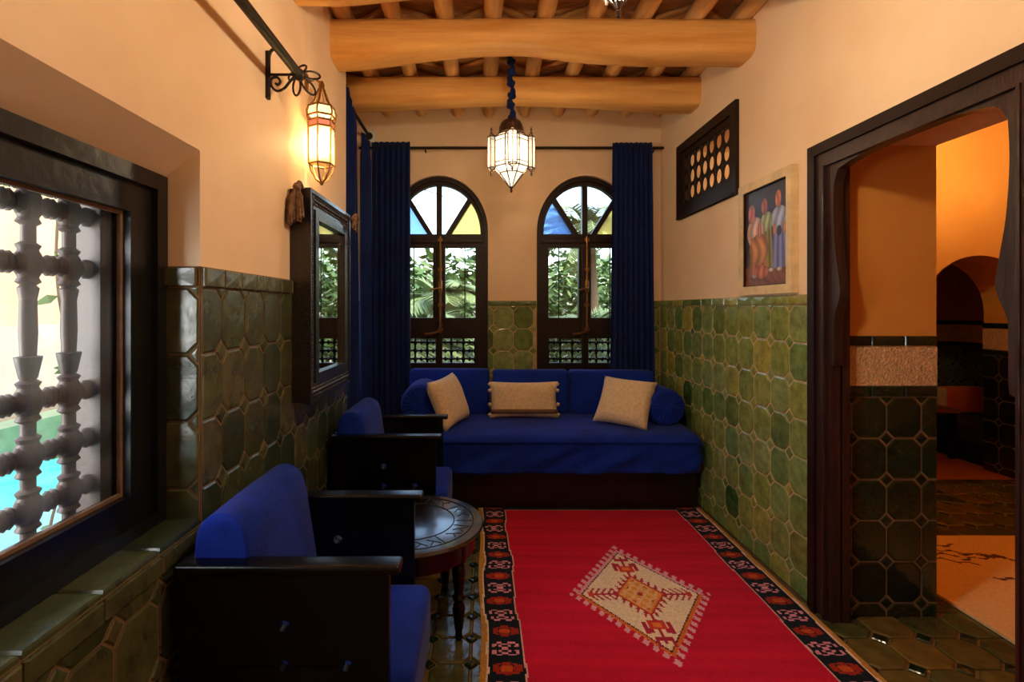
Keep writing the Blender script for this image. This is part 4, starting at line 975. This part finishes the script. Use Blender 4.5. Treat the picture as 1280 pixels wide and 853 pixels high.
def tassel(y, z, x, k_, label):
    t = thing('tassel', label, 'tassel', (x, y, z - .16), 'wool tassels on the mirror corners')
    rg = random.Random(int(y * 100))
    b = MB(); b.tube(ipol([(x + .0, y + .05, z + .0), (x, y + .02, z + .02), (x + .005, y - .012, z + .012), (x + .005, y - .015, z - .03)], 5), .010, 8); obj('cord', b.mesh('cord', True), M['tassel'], t)
    b = MB()
    for i in range(int(26 * k_)):
        a = rg.uniform(0, 2 * PI); r = .032 * k_ * math.sqrt(rg.random()); L_ = rg.uniform(.09, .16) * k_
        b.tube([(x, y - .016, z - .01), (x + r * .8 * math.cos(a), y - .02 + r * .8 * math.sin(a), z - .04), (x + r * 1.1 * math.cos(a), y - .02 + r * 1.1 * math.sin(a), z - L_)], [.008, .006, .007], 5)
    obj('strands', b.mesh('strands', True), M['tassel'], t)
    obj('knot', MB().lathe([(.005, z - .02), (.016, z - .01), (.018, z), (.010, z + .014)], 10, (x, y - .016, 0)).mesh('knot', True), M['tassel'], t)
tassel(2.11, 1.80, -.755, 1.0, 'brown wool tassel hanging at the mirror corner beside the bare plaster')
tassel(2.785, 1.79, -.688, .5, 'small brown tassel at the mirror corner beside the narrow curtain')

# ------------------------------------------------------------------ painting
pa = thing('framed_painting', 'cream framed painting of three robed figures on dark ground', 'painting', (XR, 2.577, 1.37))
py0, py1, pz0, pz1 = 2.335, 2.818, 1.372, 1.962
obj('frame', plate('f', rect(py0, pz0, py1, pz1), [rect(py0 + .044, pz0 + .044, py1 - .044, pz1 - .044)], mR, .002, .034), M['frame_cream'], pa)
obj('slip', plate('f', rect(py0 + .041, pz0 + .041, py1 - .041, pz1 - .041), [rect(py0 + .048, pz0 + .048, py1 - .048, pz1 - .048)], mR, .01, .028), M['dark_wood'], pa)
def paint_fn(U, V):
    U = 1 - U                                     # seen from inside the room, u grows to the viewer's right
    U = U; rg = np.random.RandomState(4); sh = U.shape
    c = np.empty(sh + (3,)); c[:] = lin(52, 42, 50)
    nz = .5 + .5 * np.sin(U * 23 + 5 * np.sin(V * 11)) * np.sin(V * 17 + 3 * np.sin(U * 9))
    c = c * (.7 + .6 * nz)[..., None]
    fl = V < .2; c[fl] = (lin(120, 62, 44) * (.6 + .8 * nz[fl])[:, None])
    def el(cx, cy, rx, ry, col, k=1.0, st=14):
        d = ((U - cx) / rx) ** 2 + ((V - cy) / ry) ** 2; m_ = d < 1
        s_ = (.55 + .75 * (.5 + .5 * np.sin((U - cx) / rx * st * .5 + 2 * np.sin(V * 14)))) * (1.1 - .45 * d)
        c[m_] = np.clip(lin(*col) * s_[m_][:, None] * k, 0, 1)
    def robe(cx, top, bot, w0, w1, col, st=18):
        t = (top - V) / (top - bot); hw = w0 + (w1 - w0) * np.clip(t, 0, 1); m_ = (t > 0) & (t < 1) & (np.abs(U - cx) < hw)
        s_ = .5 + .8 * (.5 + .5 * np.sin((U - cx) / hw * st * .5)); c[m_] = np.clip(lin(*col) * s_[m_][:, None], 0, 1)
    robe(.80, .66, .16, .11, .18, (120, 122, 180)); el(.80, .64, .18, .12, (160, 170, 196)); el(.78, .83, .062, .085, (214, 122, 80), st=6); el(.80, .52, .05, .05, (60, 50, 60)); el(.70, .54, .035, .06, (206, 128, 92)); el(.91, .54, .035, .06, (206, 128, 92))
    robe(.52, .62, .18, .11, .15, (132, 124, 56)); el(.52, .64, .14, .10, (160, 170, 118)); el(.47, .80, .07, .085, (180, 96, 68), st=6)
    el(.25, .56, .20, .16, (206, 168, 150)); robe(.32, .50, .10, .17, .22, (172, 96, 46)); el(.34, .38, .23, .16, (196, 130, 64)); el(.16, .76, .085, .10, (210, 116, 96), st=6); el(.36, .56, .05, .08, (196, 120, 90))
    el(.40, .14, .16, .07, (196, 104, 66)); el(.62, .15, .05, .02, (214, 196, 180)); el(.80, .15, .05, .02, (200, 190, 190)); el(.22, .10, .05, .02, (170, 150, 150))
    return np.clip(c, 0, 1)
colour_grid('canvas', 100, 130, lambda u, v: (XR - .018, py0 + .046 + u * (py1 - py0 - .092), pz0 + .046 + v * (pz1 - pz0 - .092)), paint_fn, M['paint'], pa)

# ------------------------------------------------------------------ outdoors: pool courtyard to the left, garden behind the end wall
gd_ = struct(obj('ground', MB().box((-14, -8, -.35), (-4.6, 16, -.13)).box((-4.6, 5.6, -.35), (-1.2, 16, -.13)).box((-1.2, 4.5, -.35), (14, 16, -.13)).box((-2.0, -8, -.35), (-1.17, 5.6, -.13)), M['stone']), 'paved courtyard and garden ground', 'ground')
pw = struct(obj('pool_water', MB().box((-4.45, -6, -.40), (-2.12, 5.45, -.24)), M['water']), 'turquoise pool water in the courtyard', 'water')
pr_ = struct(obj('pool_rim', MB().box((-4.75, -6, -.4), (-4.45, 5.9, .18)).box((-4.45, 5.45, -.4), (-2.0, 5.9, .18)).box((-2.14, -6, -.4), (-1.98, 5.45, -.12)), M['pool_rim']), 'green tiled pool rim', 'rim')
cw = struct(obj('wall_courtyard', plate('w', rect(-6, -.2, 12, 3.0), [rect(6.15, .95, 6.75, 2.0)], mapX(-6.6, -1), 0, .3), M['court_wall']), 'sunlit peach courtyard wall across the pool', 'wall')
obj('plinth', MB().box((-6.6, -6, -.2), (-6.52, 12, 1.05)), M['court_grey'], cw)
obj('window_frame', plate('f', rect(6.02, .82, 6.88, 2.13), [rect(6.17, .97, 6.73, 1.98)], mapX(-6.6, 1), 0, .06), M['white'], cw)
obj('window_pane', MB().box((-6.72, 6.15, .95), (-6.70, 6.75, 2.0)), M['navy_wood'], cw)
def leaf_cloud(name, label, cat, c, rad, n, size, m, trunk=None, group=None, seed=1):
    rg = random.Random(seed); t = thing(name, label, cat, (c[0], c[1], -.13), group); b = MB()
    for i in range(n):
        while True:
            p = Vector((rg.uniform(-1, 1), rg.uniform(-1, 1), rg.uniform(-1, 1)))
            if .25 < p.length < 1: break
        q = Vector((c[0] + p.x * rad[0], c[1] + p.y * rad[1], c[2] + p.z * rad[2]))
        d = Vector((rg.uniform(-1, 1), rg.uniform(-1, 1), rg.uniform(-.7, .5))).normalized(); s_ = d.cross(Vector((rg.uniform(-1, 1), rg.uniform(-1, 1), 1))).normalized()
        L_ = size * rg.uniform(.6, 1.3); b.add([q, q + d * L_ * .5 + s_ * L_ * .22, q + d * L_, q + d * L_ * .5 - s_ * L_ * .22], [(0, 1, 2, 3)])
    obj('foliage', b, m, t)['kind'] = 'stuff'
    obj('trunk', MB().tube([(c[0], c[1], -.13), (c[0] + .05, c[1], c[2] * .5), (c[0], c[1], c[2] + rad[2] * .3)], [.07, .05, .025], 8).mesh('trunk', True), M['bark'], t)
leaf_cloud('garden_shrub', 'dense green shrub outside the window partly covered by one curtain', 'shrub', (1.9, 10.0, 1.0), (1.5, .7, 1.3), 2600, .2, M['leaf'], group='garden shrubs', seed=2)
leaf_cloud('garden_shrub', 'green shrub behind the palm outside the window near the niche', 'shrub', (-1.5, 10.0, .9), (1.5, .7, 1.15), 2400, .2, M['leaf'], group='garden shrubs', seed=3)
leaf_cloud('courtyard_tree', 'leafy tree rising above the courtyard wall across the pool', 'tree', (-8.1, 8.6, 3.3), (1.0, 1.0, .9), 1200, .2, M['leaf'], seed=5)
leaf_cloud('courtyard_tree', 'small tree behind the courtyard wall past the pool end', 'tree', (-4.4, 6.6, 1.9), (.5, .5, .6), 500, .16, M['leaf'], seed=6)
def palm(name, label, base, top, fr, L_, seed, spread=(0, 2 * PI)):
    rg = random.Random(seed); t = thing(name, label, 'palm', (base[0], base[1], -.13), 'garden palms')
    obj('trunk', MB().tube([base, ((base[0] + top[0]) / 2 + .03, (base[1] + top[1]) / 2, (base[2] + top[2]) / 2), top], [.16, .13, .12], 12).mesh('trunk', True), M['bark'], t)
    for i in range(fr):
        a = spread[0] + (spread[1] - spread[0]) * (i + rg.random() * .6) / fr; e = rg.uniform(.0, 1.15); b = MB(); pts = []
        for k in range(15):
            s_ = k / 14; r = L_ * s_ * math.cos(e * (1 - s_ * .3)); h = L_ * (s_ * math.sin(e) - .62 * s_ * s_)
            pts.append(Vector((top[0] + r * math.cos(a), top[1] + r * math.sin(a), top[2] + h)))
        b.tube(pts, [.018 * (1 - .7 * k / 14) for k in range(15)], 5)
        for k in range(2, 56):
            s_ = k / 56 * 13.9; j = int(s_); p = pts[j].lerp(pts[j + 1], s_ - j); tg = (pts[j + 1] - pts[j]).normalized(); sd = tg.cross(Vector((0, 0, 1))).normalized()
            ll = .42 * math.sin(PI * min(1, .12 + .86 * k / 56)) + .08
            for q in (-1, 1):
                d = (tg * .75 + sd * q * .8 + Vector((0, 0, -.25 + rg.uniform(-.12, .12)))).normalized(); wv = d.cross(Vector((0, 0, 1))).normalized() * .013
                b.add([p - wv, p + wv, p + d * ll * .6 + wv * .8, p + d * ll, p + d * ll * .6 - wv * .8], [(0, 1, 2, 3, 4)])
        obj('frond', b, M['frond'], t)
leaf_cloud('garden_hedge', 'tall dense green hedge at the end of the garden', 'hedge', (.6, 11.8, 1.1), (6.5, .7, 1.6), 7000, .32, M['leaf'], seed=8)
palm('palm_tree', 'low palm whose fronds fill the lower panes near the niche', (-.80, 5.75, -.13), (-.80, 5.75, .95), 16, .90, 11)
palm('palm_tree', 'low palm whose fronds fill the panes half hidden by a curtain', (1.20, 5.75, -.13), (1.20, 5.75, 1.0), 16, .90, 12)
palm('palm_tree', 'palm with arching pale fronds outside the window near the niche', (-.75, 8.0, -.13), (-.70, 8.0, 1.45), 17, 1.0, 3)
palm('palm_tree', 'tall palm outside the window partly covered by one curtain', (1.70, 8.0, -.13), (1.65, 8.0, 2.45), 18, 1.15, 4)
# bare branch seen through the fanlight
br = thing('bare_branch_tree', 'thin bare tree seen through the fanlight near the niche', 'tree', (-2.75, 7.2, -.13))
obj('trunk', MB().tube([(-2.75, 7.2, -.13), (-2.7, 7.2, 1.4), (-2.3, 7.2, 2.5), (-1.6, 7.2, 3.1)], [.06, .045, .03, .018], 8).mesh('t', True), M['bark'], br)
for p in ([(-2.0, 7.2, 2.78), (-1.3, 7.2, 2.80), (-.7, 7.2, 2.68)], [(-1.6, 7.2, 3.08), (-1.0, 7.2, 3.10), (-.3, 7.2, 3.0)], [(-1.3, 7.2, 2.80), (-.9, 7.2, 2.98), (-.5, 7.2, 2.86)]):
    obj('branch', MB().tube(ipol(p, 4), [.014 * (1 - .09 * k) for k in range(9)], 6).mesh('b', True), M['bark'], br)
# vine hanging outside the lattice window
vn = thing('climbing_vine', 'thin climbing vine hanging outside the lattice window', 'vine', (-1.32, 1.62, -.1))
rg = random.Random(9); pts = [(-1.32 + .02 * math.sin(k), 1.62 + .05 * math.sin(k * .8), -.1 + k * .12) for k in range(18)]
obj('stem', MB().tube(ipol(pts, 3), .004, 6), M['bark'], vn)
lm = MB().add([(0, 0, 0), (.012, .022, .004), (.004, .05, 0), (-.004, .062, -.002), (-.016, .03, .004)], [(0, 1, 2, 3, 4)]).mesh('leaf')
for k in range(6, 18):
    for q in range(2):
        o = obj('leaf', lm, M['leaf'], vn, pts[k]); o.rotation_euler = (rg.uniform(-.6, .6), rg.uniform(-1, 1), rg.uniform(0, 6.28)); o.scale = [rg.uniform(.7, 1.2)] * 3
